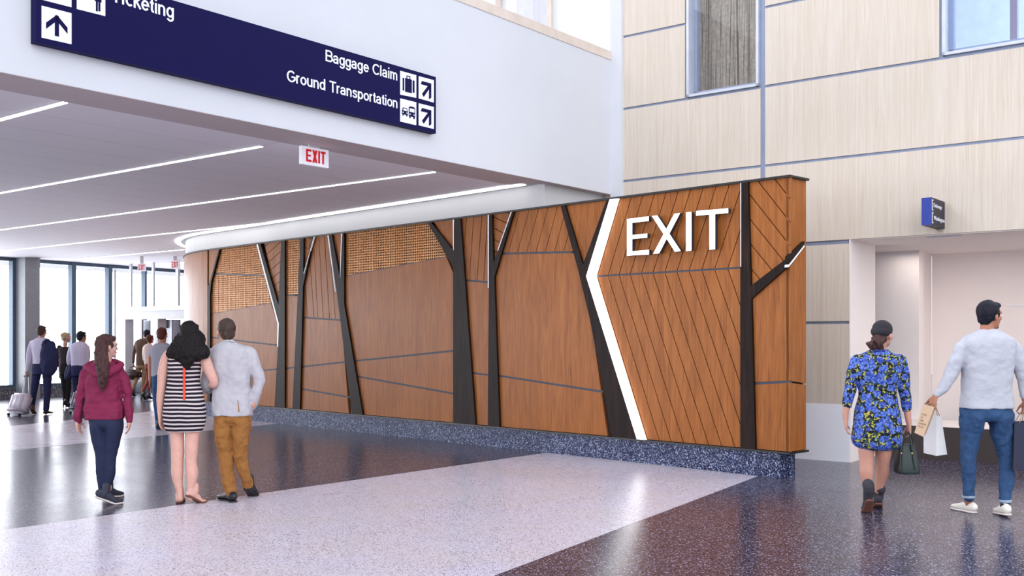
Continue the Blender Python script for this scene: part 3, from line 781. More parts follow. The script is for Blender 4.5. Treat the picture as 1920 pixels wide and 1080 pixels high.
GL = {
 'a': (.60, [arc(.26, .455, .185, .205, 165, 0)+[(.445, 0)], [(.445, .41), (.28, .375)]+arc(.22, .215, .155, .155, 100, 270)+[(.33, .085), (.445, .2)]]),
 'B': (.72, [[(.085, 0), (.085, 1)], [(.085, .935), (.40, .935)]+arc(.40, .73, .2, .205, 90, -90)+[(.085, .525)], [(.40, .525)]+arc(.42, .295, .225, .23, 90, -90)+[(.085, .065)]]),
 'g': (.60, [arc(.275, .36, .2, .295, 0, 360, 24), [(.475, .72), (.475, -.02)]+arc(.28, -.03, .195, .19, 0, -160)]),
 'e': (.60, [[(.085, .37), (.495, .37)]+arc(.29, .36, .205, .295, 2, 325, 22)]),
 'C': (.78, [arc(.42, .5, .335, .435, 42, 318, 24)]), 'G': (.84, [arc(.42, .5, .335, .435, 45, 325, 24)+[(.74, .27), (.74, .47), (.44, .47)]]),
 'l': (.25, [[(.1, 0), (.1, 1)]]), 'i': (.25, [[(.1, 0), (.1, .72)], [(.1, .87), (.1, 1)]]),
 'm': (.86, [[(.08, 0), (.08, .72)], arc(.235, .46, .155, .2, 180, 0)+[(.39, 0)], arc(.545, .46, .155, .2, 180, 0)+[(.70, 0)]]),
 'n': (.59, [[(.08, 0), (.08, .72)], arc(.265, .45, .185, .21, 180, 0)+[(.45, 0)]]), 'r': (.38, [[(.08, 0), (.08, .72)], arc(.25, .45, .17, .21, 180, 75)]),
 'o': (.61, [arc(.29, .36, .215, .295, 0, 360, 24)]), 'u': (.59, [[(.08, .72), (.08, .27)]+arc(.265, .27, .185, .21, 180, 360), [(.45, .72), (.45, 0)]]),
 'd': (.60, [arc(.275, .36, .2, .295, 0, 360, 24), [(.475, 1), (.475, 0)]]), 'p': (.60, [arc(.29, .36, .2, .295, 0, 360, 24), [(.085, .72), (.085, -.28)]]),
 's': (.54, [[(.43, .53), (.37, .63), (.25, .66), (.13, .62), (.095, .52), (.15, .43), (.27, .375), (.39, .31), (.435, .2), (.385, .1), (.26, .06), (.13, .09), (.07, .2)]]),
 't': (.33, [[(.15, .92), (.15, .17), (.19, .085), (.29, .065)], [(.01, .66), (.28, .66)]]), 'T': (.70, [[(.02, .935), (.66, .935)], [(.34, .935), (.34, 0)]]),
 'k': (.52, [[(.08, 0), (.08, 1)], [(.44, .72), (.09, .34)], [(.2, .45), (.48, 0)]]), 'c': (.55, [arc(.285, .36, .2, .295, 45, 315, 18)]), ' ': (.33, [])}
def stroke_text(txt, P, ux, uz, n, h, width, parent, mat, depth=.003, sw=.066):
    tot = sum(GL[c][0] for c in txt)-.12; sx = width/tot; bm = NB(); x0 = -.04; k = 0
    for ch in txt:
        adv, lines = GL[ch]
        for L in lines:
            k += 1; N_ = len(L); closed = math.dist(L[0], L[-1]) < 1e-4; ls, rs = [], []
            if closed: L = L[:-1]; N_ -= 1
            for i, p in enumerate(L):
                a = L[i-1] if (closed or i > 0) else None; b = L[(i+1) % N_] if (closed or i < N_-1) else None
                d1 = V((p[0]-a[0], p[1]-a[1])).normalized() if a else None; d2 = V((b[0]-p[0], b[1]-p[1])).normalized() if b else None
                d1 = d1 or d2; d2 = d2 or d1; t_ = (d1+d2).normalized(); nn = V((-t_.y, t_.x)); s_ = sw/max(.5, nn.dot(V((-d1.y, d1.x))))
                ls.append((p[0]+nn.x*s_, p[1]+nn.y*s_)); rs.append((p[0]-nn.x*s_, p[1]-nn.y*s_))
            W3 = lambda q_, z: P+ux*((x0+q_[0])*sx)+uz*(q_[1]*h)+n*z
            z1 = depth+.00015*(k % 3); V_ = [[bm.verts.new(W3(q_, z)) for q_ in A_] for A_, z in ((ls, z1), (rs, z1), (rs, .0005), (ls, .0005))]
            M_ = N_ if closed else N_-1
            for j in range(4):
                for i in range(M_): bm.faces.new((V_[j][i], V_[j][(i+1) % N_], V_[(j+1) % 4][(i+1) % N_], V_[(j+1) % 4][i]))
            if not closed:
                for i in (0, N_-1): bm.faces.new([V_[j][i] for j in range(4)])
        x0 += adv
    return mesh_obj('lettering', bm, mat, parent)
def sign_text(txt, l0, l1, r):   # cap top-left, baseline-left, baseline-right in px
    a, b, c = spx(*l0), spx(*l1), spx(*r)
    stroke_text(txt, b, vB, UZ, nS, a.z-b.z, (c-b).dot(vB), sg, 'sign_white')
sign_text('Baggage Claim', k5(625, 73), k5(625, 194), k5(1382, 400))
sign_text('Ground Transportation', k5(215, 285), k5(215, 408), k5(1382, 692))
sign_text('Ticketing', (209, -25.5), (209, 2.6), (325, 31))

# exit signs
def exit_sign(P, ux, nrm, w, h, th, label, grp, mount=True):
    """P = centre of the top edge of the front"""
    t = thing('exit_sign', label, 'exit sign', P, grp)
    f = lambda x, y, z: P+ux*x-nrm*y+UZ*z
    bm = NB(); prism(bm, [f(-w/2, 0, -h), f(w/2, 0, -h), f(w/2, th, -h), f(-w/2, th, -h)], [f(-w/2, 0, 0), f(w/2, 0, 0), f(w/2, th, 0), f(-w/2, th, 0)])
    mesh_obj('sign_box', bm, 'sign_box_white', t)
    if mount:
        bm = NB(); g_ = ZC2-P.z; prism(bm, [f(-w*.2, th*.3, 0), f(w*.2, th*.3, 0), f(w*.2, th*.7, 0), f(-w*.2, th*.7, 0)], [f(-w*.2, th*.3, g_), f(w*.2, th*.3, g_), f(w*.2, th*.7, g_), f(-w*.2, th*.7, g_)])
        mesh_obj('mount', bm, 'frame_white', t)
    X = lambda x: -w/2+w*x
    Z = lambda z: -h*z
    L = [(.14, 'E'), (.37, 'X'), (.58, 'I'), (.67, 'T')]
    t0, t1 = .14, .84; sw = .055
    def rect(a, b, c, d): return [(a, c), (b, c), (b, d), (a, d)]
    letters = {'E': [rect(.15, .21, t0, t1), rect(.21, .34, t0, t0+.12), rect(.21, .32, .44, .54), rect(.21, .34, t1-.12, t1)],
               'X': [[(.38, t0), (.45, t0), (.565, t1), (.495, t1)], [(.495, t0), (.565, t0), (.45, t1), (.38, t1)]],
               'I': [rect(.6, .66, t0, t1)], 'T': [rect(.69, .87, t0, t0+.12), rect(.75, .81, t0+.12, t1)]}
    for k, polys in letters.items():
        bm = NB()
        for i, po in enumerate(polys): prism(bm, [f(X(x), -.001, Z(y)) for x, y in po], [f(X(x), -.005-.0006*i, Z(y)) for x, y in po])
        mesh_obj('letter', bm, 'sign_red', t)
    return t
k_ = plain('sign_box_white', sr(222, 222, 232), .4); k_.b.inputs['Emission Color'].default_value = (.9, .9, 1, 1); k_.b.inputs['Emission Strength'].default_value = .3
k_ = M['sign_red'].node_tree.nodes['Principled BSDF']; k_.inputs['Emission Color'].default_value = (.6, .01, .015, 1); k_.inputs['Emission Strength'].default_value = .35
pe_ = cz(593, 271.5); eY = pe_
pl = on_plane(566, 272, V((pe_.x, pe_.y, 0)), vA); pr = on_plane(616.3, 281, V((pe_.x, pe_.y, 0)), vA)
wdt = (pr-pl).dot(vB); zt_ = pl.z-.005; zb_ = on_plane(566, 307, V((pe_.x, pe_.y, 0)), vA).z
ctr = (pl+pr)/2; exit_sign(V((ctr.x, ctr.y, ZC2-.035)), vB, -vA, wdt, .19, .045, 'white exit sign with red letters hanging under the ceiling just behind the fascia', 'ceiling exit signs')
for px0, px1, py0, py1, lb in ((258.5, 272.5, 493.3, 507, 'left of the far two'), (321, 335.5, 487.5, 502.5, 'right of the far two beside the curved wood')):
    Y = 26.0; P = V(((px0+px1)/2-CX, F, 0))*(Y/F); w = (px1-px0)/F*Y*1.06; zt_ = H0+(HY-py0-1)/F*Y
    ux = V((.98, .2, 0)).normalized(); nr = V((.2, -.98, 0)).normalized()
    exit_sign(V((P.x, P.y, min(zt_, ZC2-.02))), ux, nr, w*.98, (py1-py0)/F*Y, .08, 'small far white exit sign, red letters, '+lb, 'ceiling exit signs')

# blade sign on the right wall: projects out along -vB
pn = on_plane(1745.5, 400, gR+vB*0, vB)
w_pt = on_plane(1771.5, 388.5, gR, vB)                   # where the text face meets the wall
dirn = -vB
def bpx(px, py): return on_plane(px, py, w_pt, vA)
nt, nb = bpx(1746.3, 369.7), bpx(1746.3, 421.5)
Lp = (nt-w_pt).dot(dirn); thk = .105
z1_, z0_ = nt.z, nb.z
bs = thing('blade_sign', 'small blue projecting sign with two lines of white writing above the opening', 'sign', (w_pt.x, w_pt.y, z0_))
f = lambda a, b, z: V(((w_pt+dirn*a+vA*b).x, (w_pt+dirn*a+vA*b).y, z))
bm = NB(); prism(bm, [f(0, 0, z0_), f(Lp-.01, 0, z0_), f(Lp-.01, thk, z0_), f(0, thk, z0_)], [f(0, 0, z1_), f(Lp-.01, 0, z1_), f(Lp-.01, thk, z1_), f(0, thk, z1_)]); mesh_obj('sign_box', bm, 'blade_dark', bs)
bm = NB(); prism(bm, [f(Lp-.01, -.002, z0_), f(Lp, -.002, z0_), f(Lp, thk+.002, z0_), f(Lp-.01, thk+.002, z0_)], [f(Lp-.01, -.002, z1_), f(Lp, -.002, z1_), f(Lp, thk+.002, z1_), f(Lp-.01, thk+.002, z1_)]); mesh_obj('edge_panel', bm, 'blade_blue', bs)
n_ = -vA
hh = z1_-z0_
for zc, txt in ((z1_-.27*hh, 'Delways'), (z0_+.27*hh, 'Washington')):
    a = Lp*.84; P = f(a, 0, zc-.06*hh); fit_text(txt, P, vB, UZ, n_, .15*hh, bs, 'sign_white', width=Lp*(.6 if txt == 'Delways' else .8), depth=.003)
    bm = NB()
    for (x0, x1, y0, y1) in ((.93, .965, -.19, .19), (.87, .965, .16, .2), (.87, .965, -.2, -.16)):
        P4 = [f(Lp*x0, -.0005, zc+y0*hh), f(Lp*x1, -.0005, zc+y0*hh), f(Lp*x1, -.0005, zc+y1*hh), f(Lp*x0, -.0005, zc+y1*hh)]
        prism(bm, P4, [p+n_*.003 for p in P4])
    mesh_obj('bracket_mark', bm, 'sign_white', bs)
# ------------------------------------------------------------ PEOPLE TOOLKIT
def cloth(name, c, rough=.8, var=.10, fold=.35, scale=9, fine=300):
    k = NT(name, rough, spec=.25)
    m = k.mapping((1, 1, .45)); nz = k.noise(m, scale, 4, .6, .8)
    k.col(k.ramp(nz, [(.3, tuple(x*(1-var) for x in c)), (.7, tuple(min(1, x*(1+var)) for x in c))]))
    k.bump(nz, fold, .03); M[name] = k.m; return k
cloth('maroon', sr(126, 38, 72)); cloth('jean_dark', sr(38, 44, 72), fold=.25); cloth('blazer', sr(178, 175, 182), var=.03, fold=.22); cloth('ochre', sr(146, 98, 50), fold=.5)
cloth('sweater', sr(184, 185, 195), var=.03, fold=.2, scale=5); cloth('denim', sr(46, 74, 112), var=.2, fold=.5); cloth('denim_cuff', sr(150, 165, 185)); cloth('suit_navy', sr(38, 40, 76), fold=.3)
cloth('shirt_lilac', sr(206, 200, 222), var=.04, fold=.3); cloth('top_charcoal', sr(52, 46, 46)); cloth('trouser_black', sr(28, 24, 26)); cloth('jacket_brown', sr(104, 82, 68)); cloth('khaki', sr(160, 132, 98))
cloth('top_cream', sr(232, 214, 208), var=.03); cloth('rose', sr(142, 72, 70)); cloth('tee_grey', sr(158, 158, 170), var=.04, fold=.2); cloth('shirt_white', sr(220, 222, 232), var=.02)
def skin(name, c):
    k = NT(name, .5, spec=.35); nz = k.noise(k.mapping(), 30, 3)
    k.col(k.ramp(nz, [(.3, tuple(x*.93 for x in c)), (.7, tuple(min(1, x*1.05) for x in c))]))
    k.b.inputs['Subsurface Weight'].default_value = .08; k.b.inputs['Subsurface Radius'].default_value = (.02, .008, .004); M[name] = k.m
skin('skin_fair', sr(212, 164, 150)); skin('skin_tan', sr(178, 122, 98)); skin('skin_warm', sr(196, 144, 126))
def hairm(name, c, c2):
    k = NT(name, .6, spec=.2); m = k.mapping((1, 1, .16)); nz = k.noise(m, 90, 4, .6, .4)
    k.col(k.ramp(nz, [(.3, c), (.72, c2)])); k.bump(nz, .5, .01); M[name] = k.m
hairm('hair_black', sr(10, 8, 10), sr(28, 20, 20)); hairm('hair_brown', sr(48, 30, 30), sr(88, 60, 58)); hairm('hair_ash', sr(46, 35, 30), sr(88, 70, 62)); hairm('hair_blond', sr(150, 122, 96), sr(206, 184, 156))
hairm('hair_auburn', sr(62, 30, 24), sr(110, 60, 46)); hairm('hair_ink', sr(14, 14, 22), sr(34, 34, 48))
plain('eye_white', (.8, .8, .8), .2); plain('lip', sr(160, 80, 78), .5); plain('shoe_black', sr(20, 20, 26), .4); plain('shoe_navy', sr(42, 46, 62), .7); plain('sole_white', sr(214, 204, 202), .6)
plain('sole_brown', sr(112, 70, 56), .7); plain('shoe_cream', sr(232, 226, 216), .7); plain('boot_grey', sr(52, 50, 58), .8); plain('leather_brown', sr(78, 48, 34), .5); plain('sandal', sr(196, 186, 184), .4)
plain('zip_red', sr(226, 62, 34), .5); plain('case_pale', sr(206, 198, 210), .35); plain('case_edge', sr(160, 150, 160), .4); plain('case_plum', sr(92, 84, 108), .5); plain('case_dark', sr(30, 28, 44), .5); plain('bag_green', sr(26, 42, 42), .5, var=.12)
plain('bag_dark', sr(26, 36, 38), .5); plain('gold', sr(220, 190, 120), .3, .8); plain('paper_tan', sr(196, 166, 138), .8); plain('paper_white', sr(222, 220, 222), .7); plain('paper_navy', sr(34, 38, 62), .7); plain('cord', sr(168, 138, 112), .8); plain('ink', sr(110, 84, 78), .8)
plain('bag_brown', sr(58, 38, 30), .45, var=.15); plain('clutch', sr(150, 78, 64), .6); plain('cap_black', sr(36, 32, 40), .85, var=.15, scale=30)
def striped():
    k = NT('striped', .8, spec=.2); m = k.mapping(); s3 = k.n('ShaderNodeSeparateXYZ', {0: m})
    w_ = k.math('MULTIPLY', k.math('SUBTRACT', k.noise(m, 3.2, 2), .5), .03)
    f = k.math('FRACT', k.math('ADD', k.math('DIVIDE', k.math('ADD', s3.outputs[2], w_), .0365), 50))
    k.col(k.mix(k.math('LESS_THAN', f, .42), sr(28, 24, 38), sr(206, 192, 190))); k.bump(k.noise(m, 10), .3, .02); M['striped'] = k.m
striped()
def floral():
    k = NT('floral', .75, spec=.2); m = k.mapping((1, 1, 1))
    wob = k.noise(m, 38, 3, .6)
    v = k.n('ShaderNodeTexVoronoi', {'Vector': m, 'Scale': 17.0, 'Randomness': .8}); v.feature = 'F1'
    d = k.math('ADD', v.outputs['Distance'], k.math('MULTIPLY', k.math('SUBTRACT', wob, .5), .75))
    pet = k.math('LESS_THAN', d, .54)
    vp = k.n('ShaderNodeTexVoronoi', {'Vector': m, 'Scale': 52}); vp.feature = 'F1'
    rc = k.n('ShaderNodeSeparateColor', {0: v.outputs['Color']})
    blue = k.mix(rc.outputs[0], sr(62, 92, 176), sr(104, 140, 216))
    blue = k.mix(k.ramp(vp.outputs['Distance'], [(.15, (0, 0, 0)), (.75, (1, 1, 1))]), k.mix(.35, blue, sr(140, 172, 240)), sr(44, 60, 150))
    v2 = k.n('ShaderNodeTexVoronoi', {'Vector': m, 'Scale': 72}); r2 = k.n('ShaderNodeSeparateColor', {0: v2.outputs['Color']})
    leaf = k.mix(k.math('GREATER_THAN', r2.outputs[0], .58), sr(24, 26, 40), k.mix(k.math('GREATER_THAN', r2.outputs[1], .5), sr(172, 166, 76), sr(56, 84, 72)))
    k.col(k.mix(pet, leaf, blue)); k.bump(k.noise(m, 12), .25, .02); M['floral'] = k.m
floral()

def crom(pts, sub=3):
    """Catmull-Rom through tuples of numbers"""
    out = []; n = len(pts)
    for i in range(n-1):
        p0, p1, p2, p3 = pts[max(i-1, 0)], pts[i], pts[i+1], pts[min(i+2, n-1)]
        for j in range(sub):
            t = j/sub
            out.append(tuple(.5*((2*b)+(c-a)*t+(2*a-5*b+4*c-d)*t*t+(-a+3*b-3*c+d)*t**3) for a, b, c, d in zip(p0, p1, p2, p3)))
    out.append(tuple(pts[-1])); return out
def tube(bm, pts, seg=14, sub=3, cap=True, side=V((1, 0, 0)), ex=2.0, level=False):
    """pts: (x,y,z,rx,ry)"""
    P = crom(pts, sub) if len(pts) > 2 else [tuple(p) for p in pts]
    P = [(p[0], p[1], p[2], max(p[3], .001), max(p[4], .001)) for p in P]
    if cap:
        def capn(a, b):
            A, B = V(a[:3]), V(b[:3]); d = (A-B).normalized(); r = min(a[3], a[4]); res = []
            for f, s in ((.45, .86), (.8, .52), (.97, .15)): q_ = A+d*r*f; res.append((q_.x, q_.y, q_.z, a[3]*s, a[4]*s))
            return res
        P = capn(P[0], P[1])[::-1]+P+capn(P[-1], P[-2])
    rings = []
    for i, p in enumerate(P):
        a, b = V(P[max(i-1, 0)][:3]), V(P[min(i+1, len(P)-1)][:3]); t = (b-a)
        if t.length < 1e-6: t = V((0, 0, 1))
        t.normalize()
        if level: t = V((0, 0, 1 if t.z > 0 else -1))
        s = side-t*side.dot(t)
        if s.length < .2: s = V((0, 1, 0))-t*t.y
        s.normalize(); u = t.cross(s)
        ring = []
        for k in range(seg):
            an = 2*math.pi*k/seg; c, d = math.cos(an), math.sin(an)
            c = math.copysign(abs(c)**(2/ex), c); d = math.copysign(abs(d)**(2/ex), d)
            ring.append(bm.verts.new(V(p[:3])+s*(p[3]*c)+u*(p[4]*d)))
        rings.append(ring)
    for r0, r1 in zip(rings, rings[1:]):
        for k in range(seg): bm.faces.new((r0[k], r0[(k+1) % seg], r1[(k+1) % seg], r1[k]))
    bm.faces.new(rings[0][::-1]); bm.faces.new(rings[-1])
def ell(bm, c, r, rot=None, sub=3):
    m = Matrix.Translation(c) @ (rot.to_4x4() if rot else Matrix.Identity(4)) @ Matrix.Diagonal((*r, 1))
    bmesh.ops.create_icosphere(bm, subdivisions=sub, radius=1, matrix=m)
TEX = bpy.data.textures.new('fold_texture', 'CLOUDS'); TEX.noise_scale = .10; TEX.noise_depth = 2
TEXF = bpy.data.textures.new('strand_texture', 'CLOUDS'); TEXF.noise_scale = .035; TEXF.noise_depth = 2
def fuse(name, bm, mat, parent, voxel=.008, smooth=6, disp=0., label=None, tex=None):
    """one continuous skin out of overlapping closed volumes"""
    me = bpy.data.meshes.new(name); bmesh.ops.recalc_face_normals(bm, faces=bm.faces); bm.to_mesh(me); bm.free()
    o = bpy.data.objects.new('tmp', me); COL.objects.link(o)
    r = o.modifiers.new('r', 'REMESH'); r.mode = 'VOXEL'; r.voxel_size = voxel; r.use_smooth_shade = True
    s = o.modifiers.new('s', 'SMOOTH'); s.iterations = smooth; s.factor = .5
    if disp:
        d = o.modifiers.new('d', 'DISPLACE'); d.texture = tex or TEX; d.strength = disp; d.mid_level = .5; d.texture_coords = 'LOCAL'
    dg = bpy.context.evaluated_depsgraph_get(); m2 = bpy.data.meshes.new_from_object(o.evaluated_get(dg))
    bpy.data.objects.remove(o); bpy.data.meshes.remove(me); m2.name = name
    return mesh_obj(name, m2, mat, parent, True, label)

class Fig:
    """places traced joints of one figure at its own distance Y; px sizes become metres there"""
    def __init__(s, Y, vox=.008): s.Y = Y; s.k = Y/F; s.vox = vox
    def p(s, px, py, dy=0.): Y = s.Y+dy; return V(((px-CX)/F*Y, Y, H0+(HY-py)/F*Y))
    def limb(s, bm, pts, seg=14, sub=3, flat=1.0, ex=2.0, cap=True):
        """pts: (px, py, r_px[, dy[, depth factor]])"""
        L = []
        for q_ in pts:
            px, py, r = q_[:3]; dy = q_[3] if len(q_) > 3 else 0.; fl = q_[4] if len(q_) > 4 else flat
            P = s.p(px, py, dy); L.append((P.x, P.y, P.z, r*s.k, r*s.k*fl))
        tube(bm, L, seg, sub, ex=ex, cap=cap)
    def torso(s, bm, rows, ex=2.4, seg=28, sub=3, cap=False):
        """rows: (py, pxL, pxR, half depth m[, dy])"""
        L = []
        for q_ in rows:
            py, a, b, d = q_[:4]; dy = q_[4] if len(q_) > 4 else 0.
            P = s.p((a+b)/2, py, dy); L.append((P.x, P.y, P.z, (b-a)/2*s.k, d))
        tube(bm, L, seg, sub, ex=ex, cap=cap, level=True)

def rotz(a): return Matrix.Rotation(a, 3, 'Z')
def head_geo(bm, c, s, yaw, pitch=0.):
    """yaw 0 looks away from us (+Y); positive turns towards image right"""
    R = rotz(-yaw) @ Matrix.Rotation(pitch, 3, 'X')
    P = lambda x, y, z: c+R @ V((x*s, y*s, z*s))
    ell(bm, P(0, -.008, .022), V((.074, .094, .096))*s, R)
    ell(bm, P(0, .02, -.03), V((.062, .07, .08))*s, R)
    ell(bm, P(0, .045, -.068), V((.046, .045, .045))*s, R)
    ell(bm, P(0, .078, -.092), V((.022, .018, .02))*s, R, 2)
    ell(bm, P(0, .074, .03), V((.055, .03, .03))*s, R, 2)      # brow
    tube(bm, [(*P(0, .088, .012), .009*s, .009*s), (*P(0, .106, -.014), .010*s, .010*s), (*P(0, .112, -.03), .013*s, .011*s)], 8, 2)
    ell(bm, P(0, .092, -.058), V((.022, .012, .014))*s, R, 2)  # mouth region
    for q_ in (-1, 1):
        ell(bm, P(.046*q_, .06, -.022), V((.022, .022, .024))*s, R, 2)
        Re = R @ rotz(q_*.35); ell(bm, P(.077*q_, -.004, -.012), V((.010, .022, .032))*s, Re, 2); ell(bm, P(.074*q_, -.002, -.034), V((.009, .012, .014))*s, Re, 2)
    return R, P
def face_bits(t, c, s, R, P, hairmat, beard=False):
    for q_ in (-1, 1):
        bm = NB(); ell(bm, P(.031*q_, .083, .004), V((.014, .008, .009))*s, R, 2); e = mesh_obj('eye', bm, 'eye_white', t, True)
        bm = NB(); ell(bm, P(.031*q_, .0905, .004), V((.006, .003, .006))*s, R, 2); mesh_obj('iris', bm, 'hair_black', e, True)
        bm = NB(); tube(bm, [(*P(.014*q_, .101, .022), .004*s, .004*s), (*P(.032*q_, .097, .027), .0045*s, .0045*s), (*P(.05*q_, .083, .021), .003*s, .003*s)], 6, 2); mesh_obj('eyebrow', bm, hairmat, t, True)
    bm = NB(); ell(bm, P(0, .1015, -.054), V((.021, .006, .0045))*s, R, 2); ell(bm, P(0, .1005, -.062), V((.018, .006, .005))*s, R, 2); mesh_obj('lips', bm, 'lip', t, True)
def hair_short(bm, c, s, R, P, full=1.0):
    ell(bm, P(0, -.022, .034), V((.081*full, .092*full, .094*full))*s, R)
    ell(bm, P(0, -.055, -.02), V((.068, .05, .06))*s, R)
    ell(bm, P(0, .045, .082), V((.058, .05, .032))*s, R)
    for q_ in (-1, 1): ell(bm, P(.068*q_, .022, .012), V((.010, .018, .034))*s, R, 2)
def hand_geo(bm, w, d, n, side, s=1.0, curl=.5, spread=.06):
    """w wrist point, d direction of the fingers, n palm normal, side = unit towards the thumb"""
    d = d.normalized(); side = (side-d*side.dot(d)).normalized(); n = d.cross(side) if n is None else n
    n = (n-d*n.dot(d)-side*n.dot(side))
    n = n.normalized() if n.length > .1 else d.cross(side)
    pl = []
    for f, rw, rt in ((-.02, .026, .020), (.02, .030, .019), (.055, .038, .016), (.085, .039, .013)): q_ = w+d*f*s; pl.append((*q_, rw*s, rt*s))
    tube(bm, pl, 12, 2, side=side)
    for i, (off, L, r) in enumerate(((.030, .070, .0088), (.010, .079, .0092), (-.010, .074, .0088), (-.029, .060, .0078))):
        b = w+(d*.085+side*off)*s; dr = (d+side*(off*spread*20)).normalized(); pts = [(*b, r*s, r*s)]; a = 0; cp = b
        for j, fr in enumerate((.45, .32, .23)):
            a += curl*(.6+.35*j+.05*i); dd = (dr*math.cos(a)+n*math.sin(a)).normalized(); cp = cp+dd*L*fr*s; pts.append((*cp, r*(1-.12*(j+1))*s, r*(1-.12*(j+1))*s))
        tube(bm, pts, 8, 1)
    b = w+(d*.025+side*.026)*s; c1_ = b+(d*.6+side*.65+n*.2).normalized()*.038*s; c2_ = c1_+(d*.85+side*.25+n*.45).normalized()*.032*s; c3_ = c2_+(d*.9+n*.5).normalized()*.024*s
    tube(bm, [(*b, .014*s, .014*s), (*c1_, .0115*s, .0115*s), (*c2_, .010*s, .010*s), (*c3_, .0085*s, .0085*s)], 8, 2)
def foot_geo(bm, a, yaw, L=.25, w=.046, h=.06, pitch=0., bare=False, sole=None, low=0.0, sc=1.0, heel=0.0, ankle=True):
    """a: ankle centre (floor point below it used); pitch>0 lifts the heel about the toe ball. returns list"""
    fw_ = V((math.sin(yaw), math.cos(yaw), 0)); sd = V((math.cos(yaw), -math.sin(yaw), 0)); up_ = V((0, 0, 1))
    base = V((a.x, a.y, low))
    ball = base+fw_*(.62*L-.26*L)
    def T(x, y, z):
        p = base+sd*x+fw_*(y-.26*L)+up_*z
        if pitch and y < .7*L:
            q_ = p-(base+fw_*(.7*L-.26*L)); yy_ = q_.dot(fw_); zz_ = q_.z; cs, sn = math.cos(pitch), math.sin(pitch)
            p = base+fw_*(.7*L-.26*L)+sd*q_.dot(sd)+fw_*(yy_*cs+zz_*sn)+up_*(-yy_*sn+zz_*cs)
        return p
    rows = [(.02, .030, h*.62), (.12, .036, h*.72), (.3, .036, h*.74), (.5, .041, h*.56), (.7, .047, h*.42), (.86, .044, h*.33), (.97, .030, h*.24)]
    pts = []
    for f, rw, hh in rows:
        rw = rw*w/.046; q_ = T(0, f*L, hh+.002+(.0 if bare else .012)+max(0, heel*(1-f/.62))); pts.append((*q_, rw, hh*.98))
    tube(bm, pts, 14, 3, side=sd, ex=2.3)
    ank = T(0, .26*L, h*1.0+.03+max(0, heel*.6))
    if ankle: tube(bm, [(*T(0, .2*L, h*.7+max(0, heel*.7)), .036, .04), (*ank, .035, .04), (*(ank+up_*.05), .034, .036)], 14, 2)
    if sole is not None:
        sp = []
        for f, rw in ((.0, .030), (.12, .039), (.3, .037), (.5, .042), (.7, .049), (.86, .046), (.99, .03)):
            q_ = T(0, f*L, .009); sp.append((*q_, rw*w/.046, .0095))
        tube(sole, sp, 14, 3, side=sd, ex=3.)
    return T
def person(label, P0): return thing('person', label, 'person', (P0.x, P0.y, 0))

# ============================================================ 1  woman in maroon hoodie
f = Fig(9.55, .007); t = person('woman in a maroon hooded top and dark skinny jeans walking alone, long ponytail', f.p(198, 940))
hc = f.p(199.5, 650); body = NB(); R, P = head_geo(body, hc, .92, .75)
f.limb(body, [(200, 660, 10), (199, 674, 10), (196, 686, 13)])
f.torso(body, [(684, 172, 218, .07), (700, 172, 220, .085), (735, 174, 222, .08), (770, 168, 228, .09), (795, 170, 228, .09)])
f.limb(body, [(170, 692, 9), (152, 738, 6.5), (146, 782, 5)]); f.limb(body, [(222, 692, 9), (238, 738, 6.5), (243, 782, 5)])
f.limb(body, [(184, 800, 13), (190, 862, 9), (191, 925, 6)]); f.limb(body, [(214, 800, 13), (206, 862, 9), (203, 918, 6)])
hand_geo(body, f.p(145.5, 786), V((.08, .02, -1)), V((1, 0, 0)), V((.2, 1, 0)), .92, .28); hand_geo(body, f.p(243.5, 786), V((-.12, .03, -1)), V((-1, 0, 0)), V((-.2, 1, 0)), .92, .28)
fuse('body', body, 'skin_fair', t, .006)
face_bits(t, hc, .92, R, P, 'hair_brown')
g_ = NB()
f.torso(g_, [(677, 184, 214, .07, -.01), (683, 172, 222, .085), (690, 164, 226, .095), (705, 161, 228, .11), (725, 162, 227, .112), (750, 161, 229, .11), (768, 159, 231, .118), (776, 160, 231, .115), (785, 160, 231, .11)], ex=2.6)
f.limb(g_, [(168, 692, 11), (158, 712, 10.5), (151.5, 738, 9.3), (147.5, 765, 7.6), (145, 778, 7.2), (145.5, 790, 5.6)]); f.limb(g_, [(221, 692, 11.5), (232, 712, 11), (238.5, 738, 9.6), (241.5, 765, 7.6), (243, 776, 7), (243, 789, 5.6)])
fuse('hoodie', g_, 'maroon', t, .007, 5, .042)
g_ = NB()   # hood lying on the shoulders
f.limb(g_, [(160, 687, 6, -.04), (172, 693, 9, -.09), (194, 700, 11, -.125), (214, 692, 9, -.09), (227, 684, 6, -.04), (220, 679, 6, .03), (198, 676, 6, .07), (176, 679, 6, .03), (163, 685, 5, -.02)], flat=.8)
f.limb(g_, [(180, 686, 8, -.06), (194, 697, 13, -.10), (196, 710, 9, -.115)])
fuse('hood', g_, 'maroon', t, .007, 5, .015)
g_ = NB(); f.torso(g_, [(779, 162, 229.5, .115), (785.5, 162, 229.5, .115)], ex=2.6); fuse('hem_band', g_, 'maroon', t, .006, 1)
g_ = NB(); f.torso(g_, [(776, 166, 228, .10), (788, 168, 230, .112), (798, 170, 229.5, .105), (806, 180, 220, .07)], ex=2.2)
f.limb(g_, [(184.5, 796, 15, 0, 1.5), (185, 806, 15.4, 0, 1.4), (187.5, 826, 14.2, 0, 1.15), (190, 850, 11.8), (190.5, 868, 10.4), (190, 888, 10.2), (191.5, 908, 7.6), (192.5, 921, 7.2)]); f.limb(g_, [(214.5, 796, 15, 0, 1.5), (214, 806, 15.4, 0, 1.4), (211, 826, 14.2, 0, 1.15), (207.5, 850, 12), (206, 868, 11), (205.5, 888, 10.6), (202, 908, 8), (201, 917, 7.4)])
fuse('jeans', g_, 'jean_dark', t, .006, 12, .012)
